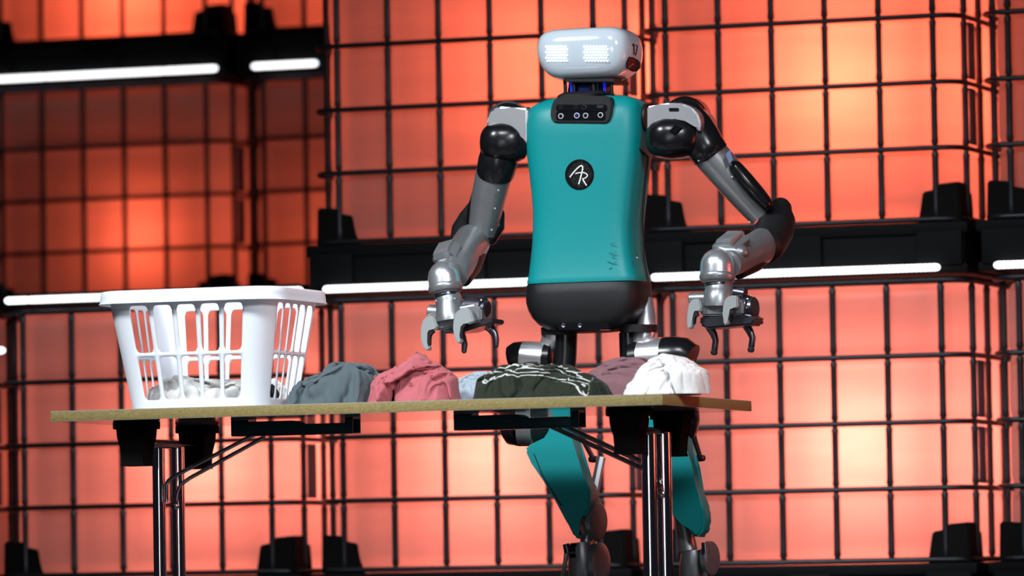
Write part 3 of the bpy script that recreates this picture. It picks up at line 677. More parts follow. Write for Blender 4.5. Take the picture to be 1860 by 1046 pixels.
  [-148,18,12,16,17,5,0,1,10,21,17,14,16,10,16,7,10,3,11,6,21,11,22,21,6,16,14,21,13,5,17,6],
  [-135,14,18,13,17,10,-4,-6,13,16,21,13,21,9,14,2,-3,18,1,17,12,14,19,15,12,14,16,20,16,16,16,10],
  [-129,18,18,16,16,15,-4,-2,6,14,10,18,13,23,17,3,-16,4,17,14,14,5,16,14,15,20,15,21,23,18,15,16],
  [-159,0,-15,-8,7,8,2,5,7,14,14,-3,15,7,-9,-16,5,18,0,13,17,-1,-6,-11,2,-13,1,-8,-1,6,-2,3],
  [-150,-11,-9,4,6,11,5,5,6,11,6,9,-3,20,-12,-18,13,9,10,7,11,11,-10,-6,-13,-2,0,-6,2,1,1,2],
  [-143,-19,8,9,7,6,7,7,5,11,7,8,-5,9,-6,-19,12,14,12,11,0,14,-8,-13,-5,-11,-7,-1,11,6,4,-3],
  [-133,-6,-2,14,8,4,5,10,10,5,14,-6,7,-10,5,-14,1,17,13,11,6,4,-7,-6,-10,-7,-6,0,7,4,12,-5],
  [-121,0,0,4,18,1,8,10,12,7,5,-1,-5,4,-9,-1,0,9,11,6,6,15,-9,-3,-13,-13,7,-7,10,3,-1,6],
  [-103,2,0,0,15,9,10,4,9,16,-3,7,-11,1,-4,-11,12,7,8,11,-6,-1,-12,-3,10,-17,6,2,-6,16,-2,-4],
  [-89,6,2,1,2,16,16,5,-2,20,0,-13,9,-11,9,-12,8,2,13,-5,-10,-14,7,-16,17,-5,-19,12,10,-4,15,-4],
  [-73,4,3,7,1,5,20,-7,3,22,0,-14,-2,10,-6,2,1,-5,-7,-7,-7,-7,2,10,-11,12,-19,0,9,15,-1,8],
  [-52,-2,2,2,14,-3,9,-1,-3,24,3,-2,0,2,0,-8,-1,-5,-17,-10,1,2,2,9,-6,-9,-7,9,-7,0,1,14],
  [-40,2,5,0,1,15,-9,5,-7,12,20,2,-4,7,4,-10,-5,-11,-9,-6,3,-5,9,-3,-4,1,-6,-5,3,-9,-1,12],
  [-40,13,7,5,-2,-1,13,-2,-4,2,13,16,6,-3,1,-4,-13,-9,-12,-11,2,5,9,0,0,2,-4,-7,-5,-1,2,4],
  [-32,7,12,9,6,0,0,0,1,-5,17,19,3,5,0,-17,-8,-8,-12,-4,-1,2,5,13,-9,-1,-5,5,-6,3,-2,2],
  [-13,8,12,4,9,-8,4,2,1,0,4,7,15,12,-3,-11,-15,-12,-1,-1,-6,-5,12,2,-6,5,-4,6,0,-4,2,-11],
  [10,-5,11,-2,16,5,4,-3,-7,9,1,11,3,1,4,-15,-8,-16,10,-10,5,-6,-1,5,6,10,-3,3,3,-10,2,-10],
  [17,8,-17,13,9,11,8,-4,-9,21,-2,5,11,-1,-12,-18,-6,-3,-6,-4,16,1,4,0,7,-3,8,-9,8,0,-6,-6],
  [15,17,-10,-14,8,16,16,-11,7,2,20,-3,9,5,-9,-17,-11,0,0,1,7,10,8,-4,3,3,-5,3,-6,12,-17,2],
  [29,-12,1,-13,10,18,6,4,-16,9,16,18,4,-1,-10,-7,-3,-4,3,11,4,4,12,2,-7,11,-7,2,-12,6,-13,-2],
  [28,4,-11,-7,10,19,-17,-5,1,5,10,14,15,-6,7,-5,-2,10,-7,17,8,-2,12,-1,-2,-1,9,-9,-4,-18,5,-13],
  [46,-3,-4,-5,1,2,-9,-20,8,-2,15,6,16,9,-9,3,11,17,-3,17,0,5,10,0,-3,7,1,-3,-16,-9,-14,4],
  [70,-6,-4,-15,2,-1,-18,-18,-13,5,11,14,7,16,-6,20,8,16,10,11,6,-7,11,12,-3,4,-7,2,-15,-16,-6,-10],
  [87,-5,-11,-6,-10,-2,-21,-17,-20,4,8,10,5,19,12,10,19,11,20,13,3,-2,1,0,16,-11,5,-6,-14,-7,-9,-10],
  [101,-8,-13,-1,-8,-14,-23,-12,-16,-5,16,-2,16,3,16,21,16,14,13,15,17,-18,0,8,-4,11,-11,-1,6,-10,-6,-13],
  [8,11,4,12,0,3,-14,-6,-5,9,-13,7,5,8,8,14,14,-9,-17,-18,-4,-7,0,2,-3,5,-5,4,6,-10,0,7],
  [14,4,13,13,7,-14,-5,-20,-1,3,13,-4,18,-3,16,8,7,-1,-19,-13,-9,-10,1,-5,14,-1,-3,2,-9,3,-1,-9],
  [19,8,5,2,17,-2,-13,-14,-1,-3,8,7,14,12,9,14,0,0,-18,-15,-4,-13,-5,5,-3,13,0,-5,-10,-15,-2,11],
  [12,23,8,-13,6,0,-9,2,-13,18,-7,21,8,19,9,15,5,-12,-17,-11,-12,-11,-3,-4,7,-3,16,-10,-6,-9,-10,-6],
  [20,14,21,-5,-14,6,-14,4,-13,12,13,11,16,12,17,12,7,-20,-9,-16,-8,-10,-5,-4,0,6,-5,7,-11,-5,-7,-14],
  [11,20,17,18,-10,-4,-14,0,-1,-2,21,9,19,14,13,15,0,-15,-11,-15,-5,-3,-8,-5,-1,5,-1,-2,-7,-6,-11,-11],
  [15,8,22,21,12,-14,-15,0,10,-7,14,13,17,18,7,19,-7,-16,-1,-9,-9,-11,1,-8,6,0,-8,-2,-4,-11,-4,-12],
  [11,18,16,13,20,4,-11,1,4,-4,10,10,20,11,17,9,-1,-10,-6,-9,-7,-6,-7,-7,3,1,-2,-9,-9,-1,-15,-7],
  [12,23,19,17,6,20,-3,3,3,-4,2,-4,20,19,12,5,-2,-3,4,-6,-13,-10,1,-7,-5,12,-4,-15,-6,-4,-10,-9],
  [19,21,20,22,12,3,15,5,7,-10,-4,-3,-5,19,17,2,9,-13,4,-4,3,-8,-12,-3,1,4,0,-7,-8,-3,-1,-15],
  [37,7,17,24,19,14,1,10,-2,10,-5,-11,-15,3,16,4,1,-6,-4,-3,3,4,7,-10,-6,5,-6,8,4,-12,-8,0],
  [33,22,15,15,22,17,5,1,0,3,-9,-6,-12,-6,12,4,6,-13,-6,-2,13,-6,4,13,-5,0,6,-1,3,-16,-9,10],
  [26,18,21,18,17,4,15,11,10,-5,7,-6,-10,-9,-5,2,14,-14,-2,-12,0,-2,2,3,7,16,-1,13,-6,-13,-21,0],
  [22,15,16,16,13,19,15,5,6,7,1,11,-4,-1,-7,-1,0,0,-11,-10,-18,-12,-2,8,16,18,-6,9,4,-14,-9,-17],
  [20,18,5,14,15,12,13,14,8,3,-1,7,13,12,3,0,-6,-2,-8,-12,-17,-18,-14,1,15,9,10,-9,4,-5,-12,-12],
  [23,4,15,10,18,15,-4,14,8,9,-7,4,12,11,10,5,3,0,-1,-11,-14,-20,-21,12,-3,13,-12,8,-11,-1,-16,-3],
  [14,12,10,8,16,4,12,6,12,6,-10,-2,11,10,11,6,12,11,-8,2,-24,-17,-7,2,-11,13,-15,1,-10,-9,-6,-11],
  [8,11,2,13,16,4,12,12,0,3,1,0,-1,15,8,12,11,11,-11,5,-7,-17,-20,-7,3,-6,6,-16,-8,-11,-7,-6],
  [9,8,16,-9,17,15,7,-1,-1,11,-5,10,-6,5,15,10,5,11,-10,12,-12,-4,-3,-20,-14,6,-7,-5,-18,-3,-15,2],
  [13,1,11,-2,17,13,-7,-4,8,11,4,-7,9,-4,12,8,5,4,-3,7,5,-16,-5,-6,-18,0,-9,-5,-5,-16,3,-15],
  [18,0,0,10,-1,12,-11,-4,5,14,4,0,4,-4,10,6,5,1,5,5,9,-7,-15,-12,-7,-11,0,-8,-7,0,-10,5],
  [21,-6,-7,10,1,1,-5,8,-8,11,5,-1,3,4,5,6,-1,10,-3,10,7,-9,-11,-12,-10,-10,-4,1,-1,-6,7,-6],
 ]),
 'd': (30, 24, [
  [-230,-2,10,8,7,11,-8,4,21,16,13,9,16,24,17,0,-9,19,20,-3,10,4,8,3,4,5,-5,17,-5,14],
  [-236,10,3,19,-5,6,11,1,13,20,16,16,11,5,16,3,13,-7,17,4,19,16,10,2,3,5,0,8,3,5],
  [-225,-7,11,14,17,-10,-1,18,19,11,22,14,20,5,7,5,-2,8,1,16,18,20,15,3,6,4,1,0,12,2],
  [-241,19,8,14,2,3,13,10,20,10,17,16,19,14,3,-2,2,9,12,12,17,16,17,9,5,5,-3,2,-2,-2],
  [-251,16,23,21,3,-1,14,14,12,21,12,22,14,16,-2,9,-1,13,9,13,11,18,17,15,8,-1,-2,-1,1,-6],
  [-254,12,21,22,16,10,2,17,17,11,19,15,22,12,9,1,6,16,4,16,8,19,17,14,15,-7,3,-4,-4,-3],
  [-245,9,16,17,14,19,13,12,18,13,12,22,17,16,2,17,-1,14,12,12,10,11,20,15,3,10,-6,5,-5,-8],
  [-244,20,17,15,8,18,22,12,10,11,19,20,20,18,5,9,5,12,12,7,15,6,17,12,11,-8,15,-6,9,-3],
  [-230,11,17,15,18,14,18,15,8,14,13,22,17,15,20,-9,18,15,5,14,11,14,11,5,13,-9,-1,21,7,6],
  [-226,20,9,22,8,13,21,11,12,18,14,16,21,14,19,-3,12,8,10,11,21,15,14,11,8,-7,-2,16,5,16],
  [-233,16,14,18,23,13,16,14,20,10,17,13,17,17,7,21,7,8,5,20,19,13,19,10,10,-3,0,10,5,11],
  [-230,14,16,19,19,23,8,19,13,20,16,9,13,9,16,13,14,13,12,16,17,18,16,16,13,-8,3,13,5,10],
  [-225,20,15,21,17,22,1,16,18,23,20,15,1,4,12,22,8,14,19,17,20,19,18,4,21,3,2,6,11,5],
  [-217,21,14,19,21,14,15,11,17,20,17,20,10,6,-4,16,18,11,22,19,22,12,21,8,18,9,-5,12,14,6],
  [-209,16,18,20,10,21,19,17,13,13,17,1,21,-1,10,20,17,9,21,23,21,17,10,19,14,-2,9,14,10,13],
  [-200,16,19,3,23,9,18,22,12,12,21,-1,21,8,12,19,5,18,23,19,20,14,9,17,2,5,6,11,15,21],
  [-182,-1,20,5,6,21,20,14,17,13,13,18,9,20,12,11,4,22,23,21,6,19,11,12,20,12,8,2,10,14],
  [-177,11,-2,17,1,11,22,23,8,9,15,19,20,18,18,15,2,16,21,21,3,18,20,3,14,21,7,12,10,11],
  [-170,13,-4,8,17,4,9,16,20,9,14,16,21,25,22,9,4,17,14,19,17,17,2,18,12,9,12,10,22,3],
  [-178,13,11,-3,9,5,10,20,21,19,4,22,18,21,14,7,14,18,21,18,21,15,-7,22,11,21,15,1,12,22],
  [-175,14,-4,9,-4,14,19,14,22,18,17,1,22,19,15,5,20,23,18,21,15,13,-4,17,18,21,12,21,4,0],
  [-163,4,1,-4,16,11,6,21,15,17,21,12,14,11,21,10,20,16,19,18,20,1,15,12,12,24,17,11,19,-4],
  [-178,17,2,10,14,3,13,18,13,14,22,19,4,21,4,12,15,21,16,21,17,17,1,21,12,18,20,15,16,12],
  [-176,19,11,15,14,3,7,15,12,18,9,19,20,1,22,7,14,14,22,17,10,17,11,16,21,10,17,13,21,14],
  [-43,-13,-6,-6,-6,-9,-13,-11,-7,3,-7,21,15,7,16,21,21,9,11,16,10,16,-13,-12,-11,-12,-18,-12,-11,-4],
  [-36,-3,-14,4,-14,-13,-14,-23,12,6,-14,1,19,23,12,19,16,16,10,22,-5,13,7,-14,-18,-11,-17,-10,-18,-15],
  [-18,-8,-13,-11,-6,-13,-21,-9,-4,5,-1,3,3,16,19,19,14,13,18,20,16,-6,-1,0,-20,-13,-17,-18,-8,-20],
  [-13,2,-13,-14,-10,-16,-15,-13,-8,15,-7,3,-6,18,15,11,19,16,16,9,19,15,4,-15,-10,-15,-21,-12,-19,-8],
  [-23,10,2,-11,-20,-15,-10,-12,-2,-1,11,-8,-17,13,21,16,10,11,10,17,11,12,8,7,-11,-24,-18,-17,-17,-19],
  [-10,-10,-5,2,-10,-15,-13,-10,2,-1,0,-13,2,4,14,17,10,0,22,-1,16,6,12,11,-5,-22,-15,-22,-17,-20],
  [12,-11,-12,-10,-6,-12,-8,-7,-3,1,-19,-2,-8,16,18,8,22,-15,15,3,3,14,4,17,-8,-16,-18,-15,-22,-18],
  [30,-9,-14,-12,-5,-12,-7,-6,-2,-12,-15,-8,-6,8,20,13,20,-8,-1,-5,-2,16,15,3,-4,-13,-16,-19,-12,-20],
  [49,-11,-10,-13,-13,-5,-11,-8,0,-14,-14,-9,-7,8,11,21,12,1,-21,-5,-11,20,11,0,-3,-10,-16,-2,-13,-17],
  [42,-5,-12,-9,-16,-16,-5,7,-1,-8,-19,-2,-4,-7,9,23,17,-11,-17,-16,-2,13,12,2,-12,-9,-15,14,-17,-6],
  [26,-8,-11,-11,-8,-9,13,9,-7,-19,2,-8,-10,9,-2,10,14,-10,-15,-12,-5,2,7,18,-9,-22,-12,6,9,-18],
  [26,-19,-4,-10,-14,-4,17,3,-12,1,-12,2,3,6,3,2,5,-9,-12,-2,-2,-12,3,4,1,-21,0,-7,17,-9],
  [18,-2,-12,-6,-4,-6,17,-13,-12,-3,1,-1,14,10,5,-4,0,-1,-13,-12,4,-6,-15,10,-5,-13,4,-3,-5,12],
  [27,-7,4,-10,-5,0,4,-3,-11,-10,-2,5,5,10,10,3,-6,-5,-5,-13,-9,3,-8,9,-11,-8,6,-6,-13,-3],
  [42,-4,-11,-1,2,2,0,-4,-7,-11,1,-5,8,9,13,0,-11,-16,-5,2,2,-6,1,-6,1,-7,-2,-6,-6,-12],
  [60,-10,-4,-4,4,-2,-2,5,-12,-6,2,-5,-2,12,2,-4,-18,-3,0,-8,11,2,0,-1,-8,-5,-5,-6,-7,-3],
  [62,5,-1,-4,-9,5,-7,-9,10,-5,-7,5,2,1,0,-12,-19,-8,-2,1,17,1,0,-5,4,-11,-8,-6,5,-4],
  [79,-3,4,-2,-5,-10,-4,-2,-11,-1,3,13,1,6,-9,-16,-14,-13,5,2,16,-6,11,-10,-7,6,-13,0,-3,-4],
  [101,-7,0,0,-4,-9,-6,-14,-7,-1,4,18,6,1,-7,-19,-23,-8,13,4,2,-10,20,2,-7,-4,-9,-4,0,0],
  [108,2,5,-6,-4,-9,-14,-6,-4,-3,1,0,8,-6,-1,-15,-10,0,-6,9,-4,-1,18,8,-8,-1,-11,0,-7,5],
  [131,-4,3,-3,-5,-7,-14,-12,-3,3,-2,-2,-5,5,-2,-18,-11,-11,6,-3,-11,19,18,-3,10,-7,-8,-4,-4,7],
  [143,7,-1,0,-8,-12,-21,-8,3,-1,5,-1,-5,-4,0,-13,-11,-16,-8,6,-7,19,15,8,-13,6,0,-8,0,0],
  [158,4,8,-2,-9,-22,-19,-1,-15,14,5,4,-8,-1,-11,-12,-15,-9,0,0,-4,13,19,10,-9,2,-6,0,4,-6],
  [180,-8,9,-6,-8,-18,-15,-4,-9,-11,20,9,-4,-11,-3,-13,-16,-1,-3,-8,3,10,9,12,3,-11,6,-9,10,1],
  [11,1,-1,8,9,13,2,-6,-5,-13,0,-2,-7,2,2,-7,0,9,6,-5,4,5,-10,6,1,-8,8,9,-4,-18],
  [9,11,11,-4,16,11,5,-3,-12,-10,3,-15,1,4,-2,-7,3,9,9,-2,4,-7,-19,2,-9,17,-10,14,2,-6],
  [16,18,9,7,3,15,11,-6,-11,-6,-5,-10,-10,6,-5,-1,9,1,13,3,-4,-9,-15,-18,8,-6,7,-9,15,3],
  [28,11,16,3,15,5,7,4,-6,-13,-1,-11,-8,0,-2,1,0,7,-11,15,0,-8,-18,-14,-9,2,-2,8,-11,12],
  [46,11,11,3,9,15,5,4,-12,-5,-10,-3,-1,-10,5,-10,-2,-5,-6,2,1,9,-12,-15,-18,0,6,-7,9,-6],
  [56,17,11,8,2,9,18,0,-11,-7,-4,-8,-3,-5,-3,-1,-7,-15,6,-14,9,-7,2,-12,-16,-3,-9,2,-3,10],
  [62,19,13,15,6,5,4,13,-11,-11,5,-10,-6,-4,-4,-10,-6,-1,-5,-8,-8,10,-7,-2,-17,-11,-5,-15,7,-8],
  [78,5,11,14,19,9,-4,11,-15,8,2,-6,-9,-9,-6,0,-8,-2,-4,-11,-13,15,-4,-16,-12,-10,-6,-9,-15,-5],
  [77,12,14,8,7,16,10,-4,-1,-9,-8,2,11,-5,-4,1,-7,-9,0,-10,-15,1,1,-13,-13,-6,-12,-11,-8,-15],
  [63,8,18,3,13,13,7,13,-7,10,-7,-5,0,16,5,-2,-6,-7,-3,-12,-11,-6,-4,-15,-13,-2,-11,-11,-16,-13],
  [57,13,10,10,0,12,7,12,1,-3,10,11,4,3,20,-1,-1,-9,-5,-9,-14,-11,-12,-11,-16,3,-11,-21,-17,1],
  [46,4,12,7,5,10,12,4,2,4,7,10,16,20,6,19,-4,0,-16,-15,-13,-5,-9,-18,-10,2,-19,-16,-16,-7],
  [29,12,4,8,6,6,15,-3,4,5,11,15,18,20,20,9,1,-6,-6,-8,-10,-11,-1,-19,-2,-13,-23,-12,-17,-15],
  [24,1,17,8,2,7,3,5,4,0,14,12,22,21,18,12,5,-6,4,-5,0,-20,1,-18,-4,-19,-19,-18,-11,-17],
  [10,9,6,15,16,-1,-2,10,4,11,8,22,4,15,17,11,0,-8,10,6,8,-12,-8,-4,-18,-24,-15,-19,-13,-16],
  [16,-2,10,18,5,19,0,3,13,9,3,20,-11,12,9,9,1,-2,7,8,7,-3,-1,0,-23,-24,-24,-22,-16,-13],
  [13,14,5,14,16,10,8,8,10,1,12,6,-16,0,12,7,-9,3,4,6,10,6,8,-15,-9,-18,-22,-21,-19,-16],
  [9,14,20,10,17,17,9,6,16,1,1,-8,6,-13,5,-7,-9,3,8,0,16,9,5,-18,-15,-10,-16,-15,-16,-16],
  [10,14,14,21,12,21,10,10,8,0,-7,-2,-2,-1,-9,-12,-8,-4,13,8,8,4,9,-6,-12,-17,-17,-17,-4,-19],
  [14,18,12,17,18,21,17,2,4,-4,-22,-8,-1,1,-6,-9,-12,11,-4,7,4,6,12,-4,-13,-4,-12,-23,-14,-5],
  [24,5,20,18,20,19,2,-5,1,5,-10,-19,-9,1,-6,-12,-6,3,3,0,5,5,12,-3,-3,-3,-15,-3,-20,-18],
  [15,17,19,17,14,9,-5,2,3,-3,5,-14,-4,-15,-7,-14,3,-7,-2,12,-6,13,5,8,-15,3,-4,-13,-2,-21],
  [15,12,15,19,16,-8,-2,9,-7,4,0,6,-20,-1,-18,-13,-5,-5,10,0,0,6,9,5,-11,4,-7,-10,6,-15],
  [17,-3,15,17,14,3,-7,4,-3,-3,2,3,-4,-17,-8,-13,-9,12,-3,-6,9,2,-3,6,4,-12,6,-13,0,4],
 ]),
 'e': (34, 19, [
  [-233,16,14,15,20,18,16,18,22,17,8,18,4,18,9,-11,3,12,20,6,-7,14,9,14,7,19,15,17,13,20,9,14,15,20],
  [-236,14,19,18,16,20,16,16,18,20,0,22,20,6,17,1,1,4,11,0,10,12,8,14,17,6,20,14,14,19,16,17,8,14],
  [-232,12,20,18,15,14,18,12,17,20,10,17,8,12,11,3,18,13,1,7,-4,17,11,11,18,18,14,21,12,11,17,16,15,16],
  [-235,21,15,13,22,16,9,20,13,16,13,12,14,6,18,-1,14,23,0,17,-5,8,5,19,19,16,18,11,19,20,11,15,16,20],
  [-235,14,16,18,16,20,15,15,22,5,19,4,16,10,12,1,19,9,11,15,7,4,16,7,20,20,14,17,15,17,17,13,14,16],
  [-239,16,16,16,17,15,20,14,19,18,7,16,6,16,10,2,9,12,7,13,6,15,18,12,21,15,16,12,21,17,10,22,17,12],
  [-242,14,17,21,16,12,16,21,16,13,21,15,7,10,15,8,6,-3,13,7,16,14,17,17,21,16,10,17,12,19,16,12,17,14],
  [-231,7,18,9,20,15,16,17,13,18,19,11,15,15,8,8,1,10,19,12,0,15,22,17,9,19,14,16,14,10,18,17,14,5],
  [-238,12,17,22,14,15,12,13,14,18,16,12,14,15,14,8,14,2,12,17,6,15,9,15,19,9,17,14,17,10,19,6,14,14],
  [-228,7,15,16,15,13,18,13,10,12,16,14,18,12,17,8,18,10,12,9,18,8,6,9,20,14,12,19,9,8,21,12,0,16],
  [-233,21,16,3,19,14,15,8,13,8,19,13,18,21,13,16,13,12,7,18,14,1,18,9,12,15,12,13,12,9,18,11,19,1],
  [-223,0,19,8,18,14,19,7,8,15,18,16,18,9,14,22,17,12,15,7,12,8,16,8,19,10,19,10,9,13,8,18,5,21],
  [-231,11,1,9,18,20,22,1,15,17,12,19,15,13,19,21,22,17,18,4,2,9,12,17,9,9,19,14,11,11,21,9,16,9],
  [-246,18,12,8,18,18,14,12,4,19,16,20,18,21,12,22,17,22,10,4,-1,15,8,11,20,20,0,21,18,11,13,19,13,20],
  [-254,20,11,17,20,16,6,12,16,10,15,20,14,18,22,16,18,10,10,5,18,16,6,21,4,11,19,16,17,20,15,14,20,12],
  [-253,13,22,12,18,14,12,14,10,17,10,14,18,19,20,20,5,14,16,15,11,17,13,6,21,7,20,11,18,20,18,17,16,17],
  [-250,18,15,19,12,12,15,11,16,17,7,13,13,20,16,18,21,15,19,2,19,2,13,15,14,17,13,22,16,20,17,16,18,17],
  [-241,4,22,14,15,7,12,15,18,19,19,5,17,14,16,19,18,20,19,1,18,7,3,12,20,21,21,18,13,13,18,15,22,16],
  [-247,20,5,17,22,7,16,13,16,18,18,16,15,15,17,14,22,18,11,4,20,16,-8,12,21,13,22,21,17,14,17,16,18,17],
  [-158,8,3,2,-4,9,6,3,1,2,11,-3,16,4,-9,-4,-15,-10,1,3,0,-3,3,2,-9,-3,-5,-1,-3,-4,0,-1,-6,-2],
  [-142,5,6,-2,3,2,9,4,6,4,-5,2,6,20,-7,-17,-7,-14,0,10,-1,1,1,-3,-8,2,-10,0,-8,3,-3,-4,-4,1],
  [-132,12,4,3,-3,8,6,4,6,7,-4,1,-2,13,-7,-7,-4,-14,-1,5,6,-2,0,-3,-5,-3,-10,-4,0,1,1,0,-7,-13],
  [-113,2,10,2,2,4,10,4,1,9,-5,-4,10,-6,9,-13,-9,2,-2,-1,7,0,-3,-1,-9,-2,-6,-1,-3,-3,-2,2,-8,-8],
  [-98,5,4,8,3,5,6,11,0,-2,5,-8,10,0,2,-13,-7,3,-2,0,0,1,-2,-2,-3,-10,-3,2,0,-7,0,-5,-9,-1],
  [-84,9,2,11,0,10,6,-2,9,3,-3,-1,-3,14,-5,-9,-9,-4,-1,4,2,5,-3,-1,-10,-7,-2,-5,7,-7,-11,1,-13,3],
  [-63,-2,13,7,4,-2,8,8,-1,8,2,-4,1,1,3,-6,-9,-8,-5,11,2,4,1,-12,-1,-12,-7,1,-7,0,-8,-13,8,6],
  [-46,-6,3,20,-1,-12,6,9,17,-5,7,-9,11,3,0,-1,-8,-10,-14,6,16,7,-3,-14,-17,2,-10,5,-6,-8,-5,-3,5,1],
  [-27,-7,-4,0,17,-5,7,-8,11,8,-2,8,3,8,-4,0,-3,-13,-5,-4,15,8,-12,-18,-9,-11,11,-4,9,-9,-4,-7,-1,10],
  [-17,4,-2,-8,-2,15,-5,5,-6,19,3,12,-2,3,-4,-7,11,-12,-13,0,-2,13,-16,-17,4,-9,3,7,1,0,-1,-10,-7,-3],
  [-5,5,-3,-2,2,-1,3,0,-2,18,13,-5,4,-11,3,-2,-13,8,0,-7,4,-8,-1,-15,5,-3,4,-4,-1,-1,1,-10,-1,-4],
  [10,1,5,-3,2,-9,1,0,3,13,5,10,-9,-12,2,-3,3,3,-1,-5,-7,0,-2,-8,6,-1,1,-17,12,6,-10,-7,-4,-2],
  [27,2,-3,-5,3,2,2,-2,3,5,9,1,-2,-12,3,-2,-4,6,-11,-4,0,0,6,-6,1,-9,1,-11,11,2,2,-10,-7,0],
  [40,1,5,-2,-8,5,9,-3,-6,11,0,-4,8,-7,-13,-1,10,-2,1,-5,-2,-1,-7,-4,4,-1,-11,-1,1,12,-10,6,-11,-5],
  [61,0,6,-11,-1,-1,15,-9,1,-9,11,1,-7,-6,2,2,5,-3,-6,3,-2,0,-7,-2,-6,-2,2,1,-3,1,1,-6,0,-12],
  [67,15,1,-17,4,0,12,-2,-8,-2,-8,12,-8,1,0,7,2,2,-9,4,-4,2,-10,-7,2,-5,3,-2,-1,0,-4,2,-4,-8],
  [63,12,4,5,-5,12,-2,13,-10,-3,-6,-7,5,-4,6,6,2,-10,-1,12,-1,-11,-6,-1,-5,0,3,2,-6,-2,-1,-2,-1,-4],
  [69,16,-2,6,5,15,-5,6,-10,3,-1,-8,-5,9,-9,6,8,-4,-3,14,-5,-9,-6,-10,8,-2,-3,4,-3,0,-1,-2,-1,-3],
  [71,6,20,8,1,13,6,-11,4,-4,5,-5,-11,-3,7,-11,-6,12,9,14,0,-14,-4,-13,-9,16,-2,5,2,1,-2,-7,-9,7],
  [22,-1,-6,-4,2,12,-11,6,-4,-4,11,-1,-5,1,18,15,15,4,-3,-20,-16,-6,-16,17,-8,9,-11,8,-7,-7,21,-11,7,5],
  [11,13,6,-5,-11,-5,12,-5,2,-8,21,6,0,-6,13,14,14,15,-19,-19,-10,-6,-13,-12,1,16,4,-15,10,-5,0,11,-17,14],
  [30,-12,4,4,1,-13,0,8,-7,0,15,2,16,5,6,12,13,10,-21,-14,-17,-11,-5,-16,9,-7,7,7,-11,17,-12,3,-12,0],
  [34,4,-13,-11,1,12,-13,-3,18,2,10,13,0,20,-2,17,8,-2,-19,-12,-18,-17,-15,3,-2,6,-4,6,3,-6,16,-13,0,-4],
  [27,8,-13,2,-10,4,11,-11,8,21,1,18,3,13,6,15,9,-17,-19,-14,-13,-18,-8,-10,-2,1,13,-7,10,2,0,3,-4,-6],
  [29,-2,4,-13,8,-10,8,15,1,6,18,5,21,-3,17,13,-8,-18,-22,-15,-13,-12,-5,-13,-1,13,-1,10,-5,8,8,2,1,-8],
  [35,3,-4,2,-3,4,-2,4,16,-1,5,15,19,15,3,9,-19,-16,-13,-16,-11,-11,-6,-5,-3,10,6,0,14,1,8,5,-6,-15],
  [39,15,-2,-4,3,8,-4,3,6,9,5,9,12,15,1,-1,-20,-15,6,-16,-11,-13,-9,2,1,7,7,-1,7,15,6,-7,-15,-17],
  [42,17,12,-7,7,3,-4,6,6,7,11,-4,9,7,3,-2,-12,-10,-4,-1,-10,-11,-7,-4,2,10,-1,9,-4,15,3,-17,-17,-7],
  [42,18,13,2,13,-4,8,-1,13,0,8,-8,-9,11,-3,-8,-5,12,3,-12,1,-9,-7,-1,-4,-8,16,-1,0,0,0,-16,-22,-8],
  [43,6,14,20,5,11,1,0,1,8,-1,-16,-4,-2,-4,-4,-5,11,17,6,-5,-1,-5,-4,-20,-13,15,-1,6,-9,-6,-11,-9,-19],
  [51,13,6,14,12,11,-6,-2,-15,8,3,-11,-9,-7,-5,-5,10,11,7,19,5,0,-1,-21,-10,-16,0,-8,11,2,-19,-1,-20,-7],
  [49,15,19,13,14,-4,4,-14,-12,-8,7,-9,-11,-13,0,7,-5,12,8,17,20,1,-12,-13,-19,-14,-11,-6,10,7,-2,-13,-4,-20],
  [58,13,13,14,-5,7,6,-16,-17,2,-10,-1,-11,-6,-14,4,9,4,21,21,13,-2,-17,-18,-9,-13,-19,-4,6,9,-8,6,-14,0],
  [68,0,16,0,2,-4,11,-15,-8,-15,5,-1,-15,-15,-9,12,7,18,15,21,3,-3,-19,-5,-21,-16,-15,11,-10,1,10,-13,7,-9],
  [57,8,3,-6,8,-5,7,-2,-15,0,-15,4,-8,-5,1,-3,18,18,6,15,-3,-3,-12,-18,-7,-13,-1,-17,9,-1,-6,9,-12,7],
  [46,3,1,2,1,7,-8,8,-11,-5,-11,-11,5,-1,14,-3,6,5,10,17,3,-17,-3,-15,-9,0,-16,-9,11,-1,4,-13,9,-7],
  [33,0,-2,1,2,11,-8,2,-5,1,-5,-20,8,10,-6,4,2,10,5,18,1,-7,-15,-8,4,-2,-1,-16,-3,10,-6,-2,-7,12],
  [16,0,3,2,-6,9,5,-10,9,-8,7,-15,-5,9,1,-8,7,4,13,12,9,-8,-18,-11,-2,6,-5,4,-11,15,-7,8,1,-8],
 ]),
}

def sheet(key):
    nx, ny, rows_ = CLOTH_SIM[key]; flat_ = []
    for r in rows_:
        t = 0
        for v_ in r: t += v_; flat_.append(t*.001)
    n = nx*ny
    co = [V((flat_[i], flat_[n+i], flat_[2*n+i])) for i in range(n)]
    def finer(co, nx, ny, m_=3):        # smooth in-between points along the rows
        o = []
        for j in range(ny):
            r = co[j*nx:(j+1)*nx]
            for i in range(nx-1):
                a, b, c, d = r[max(i-1, 0)], r[i], r[i+1], r[min(i+2, nx-1)]
                for k in range(m_):
                    t = k/m_; o.append(.5*((2*b)+(c-a)*t+(2*a-5*b+4*c-d)*t*t+(3*b-a-3*c+d)*t**3))
            o.append(r[-1])
        return o, (nx-1)*m_+1
    def flip(co, nx, ny): return [co[j*nx+i] for i in range(nx) for j in range(ny)]
    co, nx = finer(co, nx, ny); co = flip(co, nx, ny); nx, ny = ny, nx
    co, nx = finer(co, nx, ny); co = flip(co, nx, ny); nx, ny = ny, nx
    return nx-1, ny-1, [V((c.x, c.y, max(0, c.z))) for c in co]
